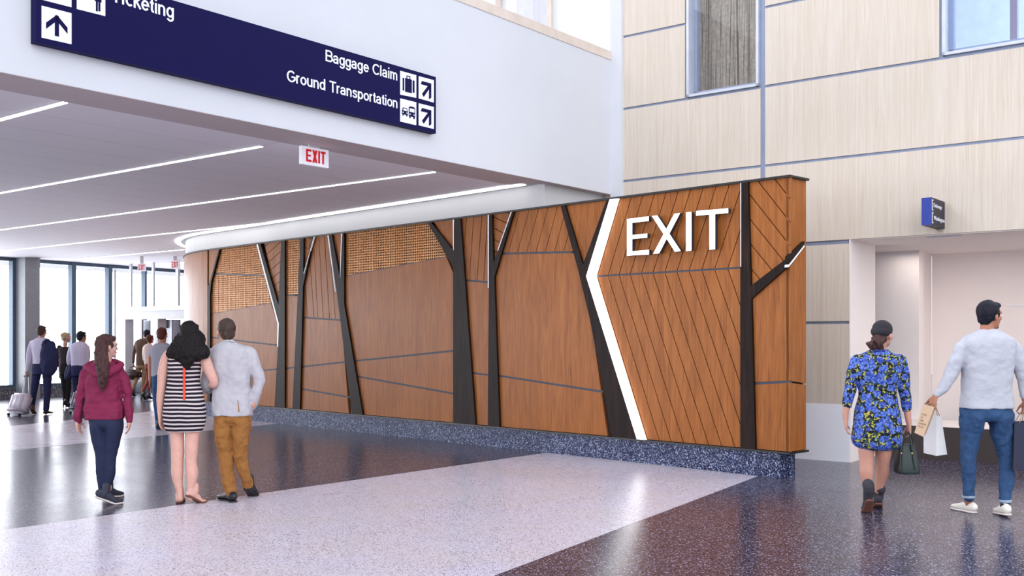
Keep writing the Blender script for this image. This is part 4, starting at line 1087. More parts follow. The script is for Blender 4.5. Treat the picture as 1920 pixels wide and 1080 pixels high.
for (ax, ay, dy, yaw, pit) in ((190, 930, -.12, .95, .42), (204, 930, .28, .35, .1)):
    sh = NB(); so = NB(); foot_geo(sh, f.p(ax, 900, dy), yaw, .25, .044, .058, pit, sole=so); s_ = fuse('shoe', sh, 'shoe_navy', t, .005, 3); mesh_obj('sole', so, 'sole_white', s_, True)
g_ = NB(); hair_short(g_, hc, .92, R, P, 1.02); f.limb(g_, [(192, 640, 8, -.09), (190, 655, 12, -.14), (190, 675, 13.5, -.165), (193, 695, 11.5, -.17), (192, 712, 9, -.16), (192, 724, 6, -.15), (191.5, 734, 2, -.145)], flat=.7)
fuse('hair', g_, 'hair_brown', t, .006, 3, .02, tex=TEXF)
g_ = NB()
a_, b_ = P(.078, .005, .005), P(.062, .095, .008); tube(g_, [(*a_, .002, .002), (*b_, .002, .002)], 6)
for q_ in (-1, 1): tube(g_, [(*P(.03*q_+.022*math.cos(k*math.pi/6), .1, .003+.018*math.sin(k*math.pi/6)), .002, .002) for k in range(13)], 6, 1, cap=False)
mesh_obj('glasses', g_, 'shoe_black', t, True)

# ============================================================ 2  woman in striped dress
f = Fig(9.5, .007); t = person('woman in a black and white striped dress, dark wavy hair, arm in arm', f.p(350, 942))
hc = f.p(357, 628); body = NB(); R, P = head_geo(body, hc, .95, .25)
f.limb(body, [(356, 640, 10), (353, 655, 10), (350, 665, 13)])
f.torso(body, [(657, 322, 378, .06), (670, 318, 380, .08), (700, 322, 370, .08), (735, 322, 372, .085), (770, 315, 378, .10), (800, 318, 375, .09)])
f.limb(body, [(316, 664, 9), (309.5, 676, 9), (305, 700, 9.3), (303, 722, 8), (300.5, 748, 7), (299.5, 774, 4.8)])
f.limb(body, [(379, 668, 10), (385, 676, 10.5), (393, 696, 10), (401, 714, 8.5, .01), (399.5, 721, 7.8, .05), (392, 719, 6, .18), (386, 712, 5, .25)])
hand_geo(body, f.p(300, 779), V((.1, .05, -1)), V((1, 0, 0)), V((.2, 1, 0)), .94, .35); hand_geo(body, f.p(386, 711, .25), V((.9, .35, -.1)), V((0, 0, -1)), V((0, 1, .4)), .92, .5)
f.limb(body, [(332, 800, 15), (332, 815, 12.6), (333, 845, 12.2), (332.5, 868, 11), (332.3, 885, 11.4), (334, 905, 8.6), (337.5, 925, 5.8), (338, 935, 6)]); f.limb(body, [(361, 800, 15), (360.5, 815, 13.4), (359, 845, 12.2), (358.5, 868, 10.6), (360.5, 887, 11.4), (359, 905, 8.8), (357, 925, 6), (357, 934, 6)])
foot_geo(body, f.p(337, 920, .12), -.25, .235, .043, .05, .0, bare=True); foot_geo(body, f.p(357.5, 920, -.02), .55, .235, .043, .05, .5, bare=True)
fuse('body', body, 'skin_fair', t, .006); face_bits(t, hc, .95, R, P, 'hair_black')
g_ = NB(); f.torso(g_, [(655, 320, 376, .075), (664, 315.5, 380, .095), (680, 315, 377.5, .11), (700, 315.5, 375, .11), (716, 314.5, 374, .10), (735, 311, 379.5, .108), (752, 308.5, 383, .12), (772, 306, 385.5, .13), (790, 307, 385, .125), (809, 312.5, 379.5, .11)], ex=2.35, sub=4)
fuse('dress', g_, 'striped', t, .006, 3, .010)
g_ = NB()
zp = []
for py, dd in ((676, .122), (700, .121), (716, .111), (732, .115), (748.5, .125)): q_ = f.p(345.3, py, -dd); zp.append((*q_, .011, .007))
tube(g_, zp, 10, 3, ex=4); mesh_obj('zip', g_, 'zip_red', t, True)
g_ = NB(); hair_short(g_, hc, .97, R, P, 1.08)
rr = random.Random(5)
for i in range(46):
    a = (i/45-.5)*2; yt = 612+abs(a)**1.5*14; yb = 687-abs(a)*17+rr.uniform(-7, 2); xm = 354+a*27; xl = 352+a*37+rr.uniform(-2, 2)
    dd = -.085*math.cos(a*1.35); wv = rr.uniform(-2.2, 2.2)
    yb = max(yb, 688+rr.uniform(-4, 3)) if abs(a) < .3 else yb
    f.limb(g_, [(357+a*17, yt, 5, dd*.8), (356+a*23+wv*.3, 630+abs(a)*3, 5.4, dd-.02), (xm-wv, 646, 5.6, dd-.035), (xl+wv*.6, 660, 5.2, dd-.05), (xl-wv-a*2, 672-abs(a)*3, 4, dd-.05), (xl+wv-a*7, yb, 1.4, dd-.045)], 8)
fuse('hair', g_, 'hair_black', t, .006, 3, .02, tex=TEXF)
for (ax, dy, yaw, pit) in ((337, .12, -.25, 0.), (357.5, -.02, .55, .5)):
    so = NB(); dm = NB(); T_ = foot_geo(dm, f.p(ax, 920, dy), yaw, .235, .043, .05, pit, bare=True, sole=so); dm.free()
    s_ = mesh_obj('sandal', so, 'sole_brown', t, True)
    st = NB(); L = .235
    tube(st, [(*T_(-.036, .62*L, .02), .004, .004), (*T_(-.02, .45*L, .058), .004, .004), (*T_(.03, .2*L, .07), .004, .004), (*T_(.0, .0*L-.012, .075), .004, .004), (*T_(-.036, .2*L, .07), .004, .004), (*T_(.02, .45*L, .058), .004, .004), (*T_(.036, .62*L, .02), .004, .004)], 6, 3)
    mesh_obj('strap', st, 'sandal', s_, True)

# ============================================================ 3  man in pale blazer
f = Fig(9.65, .007); t = person('man in a pale grey blazer and mustard trousers, one hand in his pocket', f.p(442, 942))
hc = f.p(424, 622); body = NB(); R, P = head_geo(body, hc, 1.0, -.5)
f.limb(body, [(425, 634, 11.5), (428, 650, 12)])
f.torso(body, [(652, 405, 460, .08), (700, 408, 462, .09), (760, 408, 462, .09)])
f.limb(body, [(460, 668, 7), (476, 690, 7), (484, 708, 7), (474, 760, 6)]); f.limb(body, [(409, 670, 7), (392, 705, 7), (387, 722, 7), (392, 728, 6, .25)])
hand_geo(body, f.p(474, 760, .04), V((-.35, .1, -1)), V((0, 1, 0)), V((-.5, 1, 0)), .95, .3); hand_geo(body, f.p(392, 726, .27), V((.5, 1, 0)), V((0, 0, 1)), V((1, 0, .3)), 1., .7)
f.limb(body, [(420, 790, 12), (424, 872, 7.5), (431, 915, 6)]); f.limb(body, [(452, 790, 12), (450.5, 848, 8, .02), (455, 872, 7, .05), (466, 905, 6.5, .1)])
fuse('body', body, 'skin_warm', t, .006); face_bits(t, hc, 1., R, P, 'hair_ash')
g_ = NB()
f.torso(g_, [(640, 414, 441, .06), (646, 405, 452, .085), (653, 399, 468, .105), (668, 397.5, 472, .122), (690, 400, 471.5, .128), (712, 401.5, 470, .12), (735, 400, 470.5, .118), (758, 398.5, 472, .125), (772, 398.5, 472, .128), (779, 399, 471, .125)], ex=2.7)
f.limb(g_, [(466, 660, 12.5), (473, 672, 12.5), (482, 695, 11.5), (485.5, 710, 10.8), (483, 728, 9.6), (477, 748, 8.4), (473.5, 761, 7.6, .02)])
f.limb(g_, [(403, 662, 12.5), (396, 680, 12), (389, 705, 11.5), (386.5, 722, 11), (390, 729, 9.5, .08), (394, 727, 8, .24)])
fuse('blazer', g_, 'blazer', t, .007, 5, .03)
g_ = NB(); f.limb(g_, [(415, 645, 2, -.02), (417, 641, 2.4, -.055), (428, 638.5, 2.8, -.068), (439, 641, 2.4, -.045), (441, 645, 2, 0), (438, 648, 3, .07), (418, 648, 3, .07)], 8); fuse('collar', g_, 'blazer', t, .005, 2)
g_ = NB(); q0 = f.p(446, 750, -.134); q1 = f.p(448, 772, -.137); tube(g_, [(*q0, .0025, .002), (*q1, .005, .002)], 6); mesh_obj('vent', g_, 'ochre', t)
g_ = NB()
f.torso(g_, [(758, 402, 468, .105), (776, 401, 470, .112), (788, 401, 469.5, .112), (798, 408, 462, .08)], ex=2.2)
f.limb(g_, [(419, 790, 17.5, 0, 1.35), (419.5, 803, 17.6, 0, 1.25), (420.5, 822, 16.5, 0, 1.1), (422, 850, 13.6), (424, 872, 12.4), (429, 900, 12), (432.5, 922, 11.5), (433, 926, 11)]); f.limb(g_, [(452, 790, 17.5, 0, 1.35), (452.5, 803, 17, 0, 1.25), (452.5, 822, 15.5, 0, 1.1), (450.5, 848, 13, .02), (454.5, 872, 12.6, .05), (462.5, 895, 11.8, .09), (465, 907, 11.5, .12)])
fuse('trousers', g_, 'ochre', t, .0065, 9, .044)
for (ax, dy, yaw, pit) in ((432, 0, -.75, 0), (465, .2, .1, .5)):
    sh = NB(); so = NB(); foot_geo(sh, f.p(ax, 900, dy), yaw, .29, .05, .062, pit, sole=so); s_ = fuse('shoe', sh, 'shoe_black', t, .005, 3); mesh_obj('sole', so, 'shoe_black', s_, True)
g_ = NB(); hair_short(g_, hc, 1.0, R, P, 1.0); fuse('hair', g_, 'hair_ash', t, .005, 3, .008, tex=TEXF)

# ============================================================ 4  woman in floral dress
f = Fig(9.0, .007); t = person('woman in a blue floral shirt dress, black cap and dark ankle boots', f.p(1640, 960))
hc = f.p(1655, 628); body = NB(); R, P = head_geo(body, hc, .93, .85)
f.limb(body, [(1653, 640, 11), (1648, 656, 11), (1645, 668, 14)])
f.torso(body, [(668, 1612, 1680, .07), (700, 1615, 1675, .085), (735, 1618, 1672, .08), (780, 1610, 1680, .10), (820, 1612, 1678, .10)])
f.limb(body, [(1604, 690, 9), (1591, 745, 7.5), (1586, 770, 6.2), (1585.5, 785, 5.2)]); f.limb(body, [(1690, 690, 9), (1699, 750, 7.5), (1701.5, 775, 6.4), (1704, 793, 5.2)])
hand_geo(body, f.p(1585.5, 787), V((.1, .05, -1)), V((1, 0, 0)), V((.2, 1, 0)), .93, .4); hand_geo(body, f.p(1704.5, 796), V((0, 0, -1)), V((-1, 0, 0)), V((-.1, 1, 0)), .93, .75)
f.limb(body, [(1626, 830, 17), (1624.5, 850, 14.5), (1624.5, 868, 12.8), (1625, 885, 13.2), (1626, 905, 9.5), (1630, 925, 7.5)]); f.limb(body, [(1658, 830, 17), (1657.5, 850, 14, .02), (1656, 868, 12.6, .06), (1655, 884, 13.2, .1), (1650, 905, 9.5, .14), (1647, 920, 7.5, .16)])
fuse('body', body, 'skin_warm', t, .006); face_bits(t, hc, .93, R, P, 'hair_brown')
g_ = NB(); f.torso(g_, [(655, 1632, 1662, .06), (661, 1622, 1672, .08), (669, 1606, 1686, .105), (685, 1600, 1692, .12), (708, 1604, 1686, .118), (724, 1609, 1682, .108), (736, 1611.5, 1679.5, .102), (752, 1608, 1682, .11), (775, 1602.5, 1687.5, .125), (800, 1599.5, 1690, .135), (825, 1597.5, 1691, .13), (836, 1603, 1687, .12), (843, 1615, 1676, .09)], ex=2.4, sub=4)
f.limb(g_, [(1607, 676, 12), (1600, 700, 12.3), (1595, 728, 11.4), (1590, 748, 10.2), (1588.5, 759, 9.2)]); f.limb(g_, [(1687, 676, 12.5), (1692, 700, 12.6), (1695, 728, 11.6), (1698.5, 750, 10.4), (1699.8, 766, 9)])
fuse('shirt_dress', g_, 'floral', t, .007, 4, .014)
g_ = NB(); f.torso(g_, [(734, 1610.5, 1680.5, .107), (739, 1610.5, 1680.5, .107)], ex=2.4); fuse('waist_seam', g_, 'floral', t, .005, 2)
g_ = NB(); f.limb(g_, [(1634, 660, 3, -.03), (1640, 656, 3.4, -.075), (1650, 656, 3.4, -.08), (1661, 659, 3.2, -.045), (1661, 663, 3, .03), (1636, 663, 3, .03)], 8); fuse('collar', g_, 'floral', t, .005, 2)
g_ = NB(); f.limb(g_, [(1648, 636, 12, -.07), (1640, 644, 13.5, -.085), (1632, 643, 9, -.075), (1640, 650, 9, -.08), (1650, 650, 8, -.06)], flat=.8); ell(g_, P(0, -.05, -.03), V((.07, .055, .06))*.93, R)
fuse('hair', g_, 'hair_brown', t, .005, 3, .012, tex=TEXF)
g_ = NB(); ell(g_, P(0, -.008, .052), V((.088, .104, .088))*.93, R); ell(g_, P(0, -.03, .03), V((.09, .098, .068))*.93, R); fuse('cap', g_, 'cap_black', t, .006, 3, .006)
for (ax, dy, yaw, pit) in ((1630.5, -.06, .12, .75), (1647, .2, .25, .3)):
    sh = NB(); so = NB(); T_ = foot_geo(sh, f.p(ax, 900, dy), yaw, .245, .044, .062, pit, sole=so); an = T_(0, .24*.245, .06)
    bx = f.p(1629 if ax < 1640 else 1648.5, 918, dy*.9); tp = f.p(1627.5 if ax < 1640 else 1650, 908 if ax < 1640 else 917, dy*.8)
    tube(sh, [(*an, .04, .045), (*bx, .046, .048), (*tp, .05, .05)], 16, 3)
    s_ = fuse('boot', sh, 'boot_grey', t, .005, 3); mesh_obj('sole', so, 'sole_brown', s_, True)

# ============================================================ 5  man in white sweater
f = Fig(9.0, .007); t = person('man in a pale sweater and blue jeans with turned up cuffs, carrying shopping bags', f.p(1848, 960))
hc = f.p(1855.5, 592); body = NB(); R, P = head_geo(body, hc, 1.02, 1.15)
f.limb(body, [(1852, 604, 12), (1850, 618, 12.5), (1850, 628, 16)])
f.torso(body, [(636, 1812, 1888, .08), (680, 1815, 1888, .095), (750, 1815, 1885, .095)])
f.limb(body, [(1815, 655, 8), (1797, 672, 8.5), (1783, 704, 8), (1760, 736, 5.2), (1754.5, 742, 5.2)]); f.limb(body, [(1893, 655, 8), (1907, 672, 8.5), (1914, 695, 8), (1921, 748, 5.8)])
hand_geo(body, f.p(1753.5, 743), V((-.35, .1, -1)), V((.9, .3, -.2)), V((-.5, .9, .1)), 1.0, 1.0); hand_geo(body, f.p(1921.5, 752), V((0, .05, -1)), V((-1, 0, 0)), V((-.1, 1, 0)), 1.0, .95)
f.limb(body, [(1821, 795, 12), (1816, 862, 8), (1816, 900, 7.5), (1816.5, 943, 6.6, .04), (1816.5, 949, 6.2, .06)]); f.limb(body, [(1877, 795, 12), (1886.5, 862, 8.5), (1886, 905, 7.5), (1885, 950, 7.6, -.09), (1884.5, 960, 7.6, -.14)])
fuse('body', body, 'skin_tan', t, .006); face_bits(t, hc, 1.02, R, P, 'hair_ink')
g_ = NB(); ell(g_, P(0, .075, -.094), V((.026, .018, .018))*1.02, R, 2); ell(g_, P(0, .09, -.075), V((.018, .01, .008))*1.02, R, 2); fuse('beard', g_, 'hair_ink', t, .004, 2)
g_ = NB()
f.torso(g_, [(617, 1832, 1868, .06), (621, 1828, 1873, .075), (627, 1817, 1886, .095), (635, 1805, 1899, .115), (645, 1800, 1904, .125), (660, 1801, 1901, .13), (690, 1804, 1897.5, .13), (720, 1804.5, 1895, .125), (745, 1803, 1896, .125), (758, 1801.5, 1897.5, .13), (765.5, 1801.5, 1898, .13)], ex=2.7)
f.limb(g_, [(1812, 644, 12), (1803, 653, 14), (1796, 672, 13.8), (1784, 700, 13), (1772, 722, 10.6), (1761, 735, 8.8), (1755.5, 740, 7.6)]); f.limb(g_, [(1894, 644, 12), (1902, 653, 14), (1908, 672, 13.6), (1914, 695, 12.6), (1919, 720, 10), (1921.5, 744, 8)])
fuse('sweater', g_, 'sweater', t, .007, 5, .024)
g_ = NB()
f.torso(g_, [(752, 1803, 1894, .105), (768, 1802, 1896.5, .118), (780, 1801, 1899, .12), (790, 1808, 1892, .10)], ex=2.2)
f.limb(g_, [(1824, 782, 22, 0, 1.3), (1822, 795, 21, 0, 1.22), (1820.5, 812, 19, 0, 1.1), (1817, 843, 15.5), (1815.5, 862, 13.8), (1816, 885, 13.2), (1816, 910, 11), (1816.3, 930, 10.6)]); f.limb(g_, [(1875, 782, 22, 0, 1.3), (1877, 795, 21.4, 0, 1.22), (1879, 812, 20, 0, 1.1), (1884, 843, 16.5), (1887, 862, 14.4), (1887, 885, 13.8), (1885.5, 915, 11.4, -.05), (1884.5, 938, 11, -.08)])
fuse('jeans', g_, 'denim', t, .0065, 9, .036)
for px_, py_, dy in ((1816.3, 932, 0), (1884.5, 940, -.08)):
    g_ = NB(); f.limb(g_, [(px_, py_-3.5, 11.6, dy), (px_, py_+1.5, 11.6, dy)], 20, cap=False); fuse('jeans_cuff', g_, 'denim_cuff', t, .005, 1)
for (ax, dy, yaw, pit) in ((1816.5, .06, -.3, 0), (1884.5, -.16, .1, .1)):
    sh = NB(); so = NB(); foot_geo(sh, f.p(ax, 900, dy), yaw, .27, .048, .058, pit, sole=so, ankle=False)
    s_ = fuse('shoe', sh, 'shoe_cream', t, .005, 3); mesh_obj('sole', so, 'sole_white', s_, True)
    g_ = NB(); q_ = f.p(ax, 900, dy); tube(g_, [(q_.x, q_.y, .085, .038, .046), (q_.x, q_.y, .108, .037, .043)], 16, cap=False); mesh_obj('sock', g_, 'shoe_black', t, True)
g_ = NB(); hair_short(g_, hc, 1.04, R, P, 1.06); ell(g_, P(0, .06, .088), V((.056, .045, .032)), R, 2); fuse('hair', g_, 'hair_ink', t, .005, 3, .010, tex=TEXF)

# ============================================================ far group
def far_person(label, Y, head, hs, yaw, skinm, hairmat, neck, shirt_rows, larm, rarm, shirt, legs_rows, lleg, rleg, pants, feet, shoe, lhand=None, rhand=None, hair_extra=None, ex=2.5, bare_arms=0, slim=False, body_legs=False):
    f = Fig(Y, .011); t = person(label, f.p(feet[0][0], feet[0][1])); t.location = (f.p((feet[0][0]+feet[1][0])/2, 700).x, Y, 0)
    hc = f.p(*head); body = NB(); R, P = head_geo(body, hc, hs, yaw)
    f.limb(body, neck); c0 = shirt_rows
    f.torso(body, [(r[0], r[1]+(r[2]-r[1])*.12, r[2]-(r[2]-r[1])*.12, r[3]*.8) for r in c0])
    k_ = 1.0 if bare_arms else .72
    for arm in (larm, rarm):
        if arm: f.limb(body, [(a[0], a[1], a[2]*k_, *(a[3:])) for a in arm])
    for lg in (lleg, rleg): f.limb(body, [(a[0], a[1], a[2]*(.95 if body_legs else .7), *(a[3:])) for a in lg])
    for hd in (lhand, rhand):
        if hd: hand_geo(body, f.p(*hd[0]), V(hd[1]), V((hd[2], 0, 0)), V((0, 1, .1)), .95, hd[3])
    fuse('body', body, skinm, t, .009, 3); face_bits(t, hc, hs, R, P, hairmat)
    g_ = NB(); f.torso(g_, shirt_rows, ex=ex)
    for arm in (larm, rarm):
        if arm:
            a_ = arm if not bare_arms else arm[:bare_arms]
            if len(a_) > 1: f.limb(g_, [(a[0], a[1], a[2]+(.8 if bare_arms else 0), *(a[3:])) for a in a_])
    fuse('top', g_, shirt, t, .010, 3, .014)
    g_ = NB(); f.torso(g_, legs_rows)
    if not body_legs:
        for lg in (lleg, rleg): f.limb(g_, lg)
    fuse('trousers' if not body_legs else 'skirt', g_, pants, t, .010, 3, .012)
    for (ax, ay, dy, fy, pit, heel) in feet:
        sh = NB(); foot_geo(sh, f.p(ax, ay, dy), fy, .25 if not slim else .23, .045, .05, pit, heel=heel)
        if heel:
            T_ = f.p(ax, ay, dy); fv = V((math.sin(fy), math.cos(fy), 0)); b = V((T_.x, T_.y, 0))-fv*.05; tube(sh, [(b.x, b.y, .004, .012, .012), (b.x, b.y, .05+heel, .018, .018)], 8, cap=False)
        fuse('shoe', sh, shoe, t, .007, 2)
    g_ = NB()
    hair_short(g_, hc, hs, R, P, 1.02)
    if hair_extra: hair_extra(g_, f, P, R, hs)
    fuse('hair', g_, hairmat, t, .007, 2, .008, tex=TEXF)
    return f, t
# man with suit trousers and pale trolley
fa, ta = far_person('businessman in a lilac shirt and navy trousers pulling a pale trolley case', 20.7, (78.5, 622), 1.0, .15, 'skin_warm', 'hair_ash', [(78.5, 627, 4.8), (77.5, 636, 5.2)],
    [(633, 72, 84, .07), (638, 62, 93, .10), (646, 59.5, 96, .12), (662, 61.5, 95, .125), (680, 62.5, 94.5, .12), (684, 62.5, 94.5, .12)],
    [(61, 643, 5.2), (56.5, 655, 5.2), (53, 675, 4.4), (50.5, 695, 3.4)], [(93, 643, 5.2), (98, 656, 5), (101, 668, 4.2), (97, 655, 3.6, -.05)], 'shirt_lilac',
    [(681, 62, 95.5, .12), (690, 61, 96.5, .135), (702, 61, 97, .13)], [(69, 700, 8.6), (65, 722, 7), (62, 745, 5.6), (60, 765, 5)], [(88.5, 700, 8.8), (89, 722, 7.4), (88, 745, 6), (86.5, 768, 5.4)], 'suit_navy',
    [(60, 770, -.1, -.05, .5, 0), (87, 770, .1, .25, 0, 0)], 'leather_brown', ((50, 697), (0, 0, -1), 1, .9), None)
# jacket over his shoulder
jt = fa.p(92, 640, -.13); g_ = NB()
fa.limb(g_, [(86, 638, 5, .05), (86.5, 640, 7, -.08), (88, 652, 11.5, -.15), (91, 670, 16.5, -.17), (92, 685, 17, -.17), (88, 697, 13, -.16), (84, 700, 9, -.15)], flat=.45)
fa.limb(g_, [(95, 645, 8, -.13), (102, 665, 7.5, -.16), (103, 685, 6.5, -.17), (98, 697, 5, -.17)], flat=.7)
t = thing('suit_jacket', 'dark navy suit jacket slung over the shoulder of the businessman', 'jacket', jt); fuse('jacket_body', g_, 'suit_navy', t, .010, 3, .03)
g_ = NB(); fa.limb(g_, [(84, 642, 2, -.17), (86, 638, 2.4, -.11), (91, 637.5, 2.4, -.06)], 8); mesh_obj('collar', g_, 'suit_navy', t, True)
# blonde woman
def bun(g_, f, P, R, s): ell(g_, P(0, -.09, .06), V((.045, .04, .04))*s, R)
far_person('blonde woman with hair tied up, charcoal top and black slim trousers beside the window', 22.8, (123.5, 633), .93, .75, 'skin_fair', 'hair_blond', [(123, 639, 4), (122, 646, 4.2)],
    [(650, 113, 131, .07), (654, 111, 134, .09), (664, 111.5, 133.5, .10), (675, 113, 132, .095), (686, 113, 132.5, .10)],
    [(111.5, 651, 3.4), (109.5, 662, 3.3), (111, 680, 2.8), (112, 698, 2.2)], [(133, 652, 3.6), (137, 665, 3.4), (133, 674, 2.8, .15)], 'top_charcoal',
    [(681, 112.5, 133.5, .10), (692, 112, 135.5, .12), (702, 113, 135.5, .11)], [(118.5, 700, 6.2), (120, 722, 5.2), (121.5, 742, 4.2), (122, 753, 3.4)], [(129.5, 700, 6.2), (129, 722, 5), (127.5, 742, 4), (126.5, 754, 3.2)], 'trouser_black',
    [(122, 755, -.1, .35, .2, .06), (127, 755, .1, .4, .0, .06)], 'shoe_black', ((112, 700), (0, 0, -1), 1, .4), None, bun, bare_arms=2, slim=True)
# white shirt man
fb, tb = far_person('dark haired man in a white shirt and navy trousers with a plum trolley case', 21.8, (153, 632), 1.0, .55, 'skin_tan', 'hair_ink', [(152.5, 638, 4.4), (151.5, 645, 4.8)],
    [(641, 145, 158, .07), (646, 134, 164, .10), (654, 133, 166, .12), (670, 134, 165, .12), (686, 134, 165.5, .12)],
    [(134, 651, 4.6), (130, 665, 4.4), (128.5, 678, 3.8), (132, 686, 3.2, .05)], [(163.5, 651, 4.6), (165, 665, 4.6), (163, 685, 3.8), (162, 702, 3)], 'shirt_lilac',
    [(684, 134.5, 164, .12), (694, 133.5, 165.5, .13), (705, 134, 165, .125)], [(141, 702, 7.6), (142, 725, 6.4), (143, 748, 5.2), (143, 765, 4.6)], [(157, 702, 7.6), (157, 725, 6.4), (156, 748, 5.2), (155, 765, 4.6)], 'suit_navy',
    [(143, 766, -.1, .1, .3, 0), (155, 766, .1, .2, 0, 0)], 'shoe_black', ((132, 687, .05), (.3, 0, -1), 1, .8), ((162, 704), (0, 0, -1), -1, .6))
g_ = NB(); fb.limb(g_, [(136, 681, 3.4, .04), (131, 686, 5, .02), (129, 696, 7, .0), (126.5, 705, 7, .0), (124, 710, 4, 0)], flat=.6); fb.limb(g_, [(133, 684, 4, -.03), (133, 695, 5, -.05), (129, 706, 5, -.05)], flat=.6)
t = thing('folded_coat', 'navy coat hanging over the bent arm of the white shirt man', 'coat', fb.p(130, 695)); fuse('coat_body', g_, 'suit_navy', t, .010, 3, .02)
# brown jacket man
fc, tc_ = far_person('man in a brown jacket and khaki trousers stepping into the vestibule with a bag', 27.3, (276, 627), 1.0, .2, 'skin_tan', 'hair_ink', [(275.5, 632, 3.4), (272, 638, 3.8)],
    [(635, 264, 276, .07), (639, 256, 280, .10), (648, 254.5, 280, .125), (664, 256, 278, .12), (680, 255.5, 276, .13), (685, 255.5, 275, .13)],
    [(256.5, 642, 3.4), (252.5, 655, 3.4), (250.5, 668, 3), (249.5, 680, 2.4)], [(278.5, 643, 3.4), (281, 657, 3.2), (281.5, 670, 2.8), (280, 680, 2.4)], 'jacket_brown',
    [(680, 256, 275.5, .12), (690, 255.5, 276, .12)], [(260, 690, 4.8), (258.5, 704, 4.2), (252, 720, 3.4, -.1), (247, 733, 3, -.2)], [(270, 690, 4.8), (270, 706, 4), (268, 722, 3.4), (267, 736, 3)], 'khaki',
    [(248.5, 736, -.25, .0, .6, 0), (267, 738, .1, .1, 0, 0)], 'shoe_black', ((249.5, 681), (0, 0, -1), 1, .9), ((280, 682), (0, 0, -1), -1, .5))
def messy(g_, f, P, R, s): ell(g_, P(0, -.03, .03), V((.095, .1, .1))*s, R); ell(g_, P(.03, -.05, -.03), V((.06, .06, .07))*s, R)
fd, td = far_person('short haired woman in a cream top and rose cropped trousers, black ankle boots', 25.6, (282, 636), .9, .5, 'skin_fair', 'hair_auburn', [(281.5, 641, 3.2), (279.5, 647, 3.4)],
    [(645, 275, 284, .06), (648, 270, 286, .085), (658, 269, 286, .10), (672, 271, 285.5, .095), (684, 271.5, 286, .10)],
    [(270.5, 652, 2.8), (269, 664, 2.6), (270, 674, 2.2)], [(285, 652, 2.8), (285.5, 668, 2.8), (284.5, 690, 2.3), (284, 708, 1.8)], 'top_cream',
    [(681, 272, 285.5, .10), (692, 272, 286, .11)], [(275, 692, 3.6), (277.5, 712, 3.4), (271.5, 726, 2.8, -.12), (268, 732, 2.6, -.15)], [(282.5, 692, 3.6), (282, 712, 3.4), (280, 726, 2.8), (279, 733, 2.6)], 'rose',
    [(267, 738, -.15, .3, .5, .05), (279.5, 742, .1, .9, 0, .05)], 'boot_black', ((270, 676), (.3, .3, -1), 1, .5), ((284, 710), (0, 0, -1), -1, .8), messy, slim=True) if M.setdefault('boot_black', M['shoe_black']) else None
far_person('man in a grey sleeveless tee and jeans half hidden behind the striped dress', 17.3, (304, 628), 1.0, .05, 'skin_tan', 'hair_auburn', [(304, 638, 5.4), (303, 646, 6)],
    [(643, 295, 312, .07), (648, 286, 320, .10), (658, 283.5, 323, .12), (680, 284.5, 322, .12), (706, 284, 322.5, .12)],
    [(286, 654, 5.2), (282.5, 666, 5), (281.5, 690, 4.2), (281.5, 712, 3.2)], [(321, 654, 5.2), (325, 670, 5), (327, 690, 4.2), (327, 712, 3.2)], 'tee_grey',
    [(700, 286, 321, .12), (715, 285, 322, .13), (728, 286, 321, .125)], [(294.5, 725, 8.6), (294, 750, 7.6), (296, 778, 6), (297, 802, 5.4)], [(313, 725, 8.6), (312, 750, 7.4), (311, 778, 6), (310, 802, 5.4)], 'denim',
    [(297, 806, -.05, 0, .2, 0), (310, 806, .15, .1, 0, 0)], 'shoe_black', ((281.5, 715), (0, 0, -1), 1, .6), ((327, 715), (0, 0, -1), -1, .6), bare_arms=2)

# ============================================================ luggage and bags
def rbox(bm, M4, sx, sy, sz, bev=.02, seg=3):
    b2 = NB(); bmesh.ops.create_cube(b2, size=1, matrix=Matrix.Diagonal((sx, sy, sz, 1)))
    if bev: bmesh.ops.bevel(b2, geom=b2.edges[:], offset=bev, segments=seg, affect='EDGES')
    b2.transform(M4); me = bpy.data.meshes.new('x'); b2.to_mesh(me); b2.free(); bm.from_mesh(me); bpy.data.meshes.remove(me)
def trolley(label, base, yaw, tilt, w, h, d, mat, mat2, grip, ribs=True, grp='trolley cases'):
    """tilted case; base = centre of the wheels on the floor; grip = world point held"""
    t = thing('trolley_case', label, 'suitcase', (base.x, base.y, 0), grp)
    Rm = Matrix.Translation(V((base.x, base.y, .045))) @ Matrix.Rotation(-yaw, 4, 'Z') @ Matrix.Rotation(tilt, 4, 'X')
    bm = NB(); rbox(bm, Rm @ Matrix.Translation((0, 0, h/2)), w, d, h, .045, 4); mesh_obj('shell', bm, mat, t, True)
    bm = NB(); rbox(bm, Rm @ Matrix.Translation((0, 0, h*.14)), w*1.01, d*1.01, h*.16, .02); mesh_obj('lower_edge', bm, mat2, t, True)
    for i in (-1, 0, 1):
        bm = NB(); rbox(bm, Rm @ Matrix.Translation((i*w*.27, -d/2, h*.55)), .02, .012, h*.62, .004, 2); mesh_obj('rib', bm, mat, t, True)
    tops = []
    for q_ in (-1, 1):
        a = Rm @ V((q_*w*.22, d*.3, h)); b = grip+(Rm.to_3x3() @ V((q_*w*.16, 0, 0))); tops.append(b); bm = NB(); tube(bm, [(*a, .008, .008), (*b, .008, .008)], 8); mesh_obj('handle_tube', bm, 'steel', t, True)
        bm = NB(); cpt = Rm @ V((q_*w*.38, -d*.3, -.012)); cpt.z = .03; ax_ = (Rm.to_3x3() @ V((1, 0, 0))).normalized(); tube(bm, [(*(cpt-ax_*.012), .03, .03), (*(cpt+ax_*.012), .03, .03)], 16, cap=False); mesh_obj('wheel', bm, 'case_dark', t, True)
    bm = NB(); tube(bm, [(*tops[0], .013, .013), (*tops[1], .013, .013)], 10); mesh_obj('grip', bm, 'case_dark', t, True)
    return t
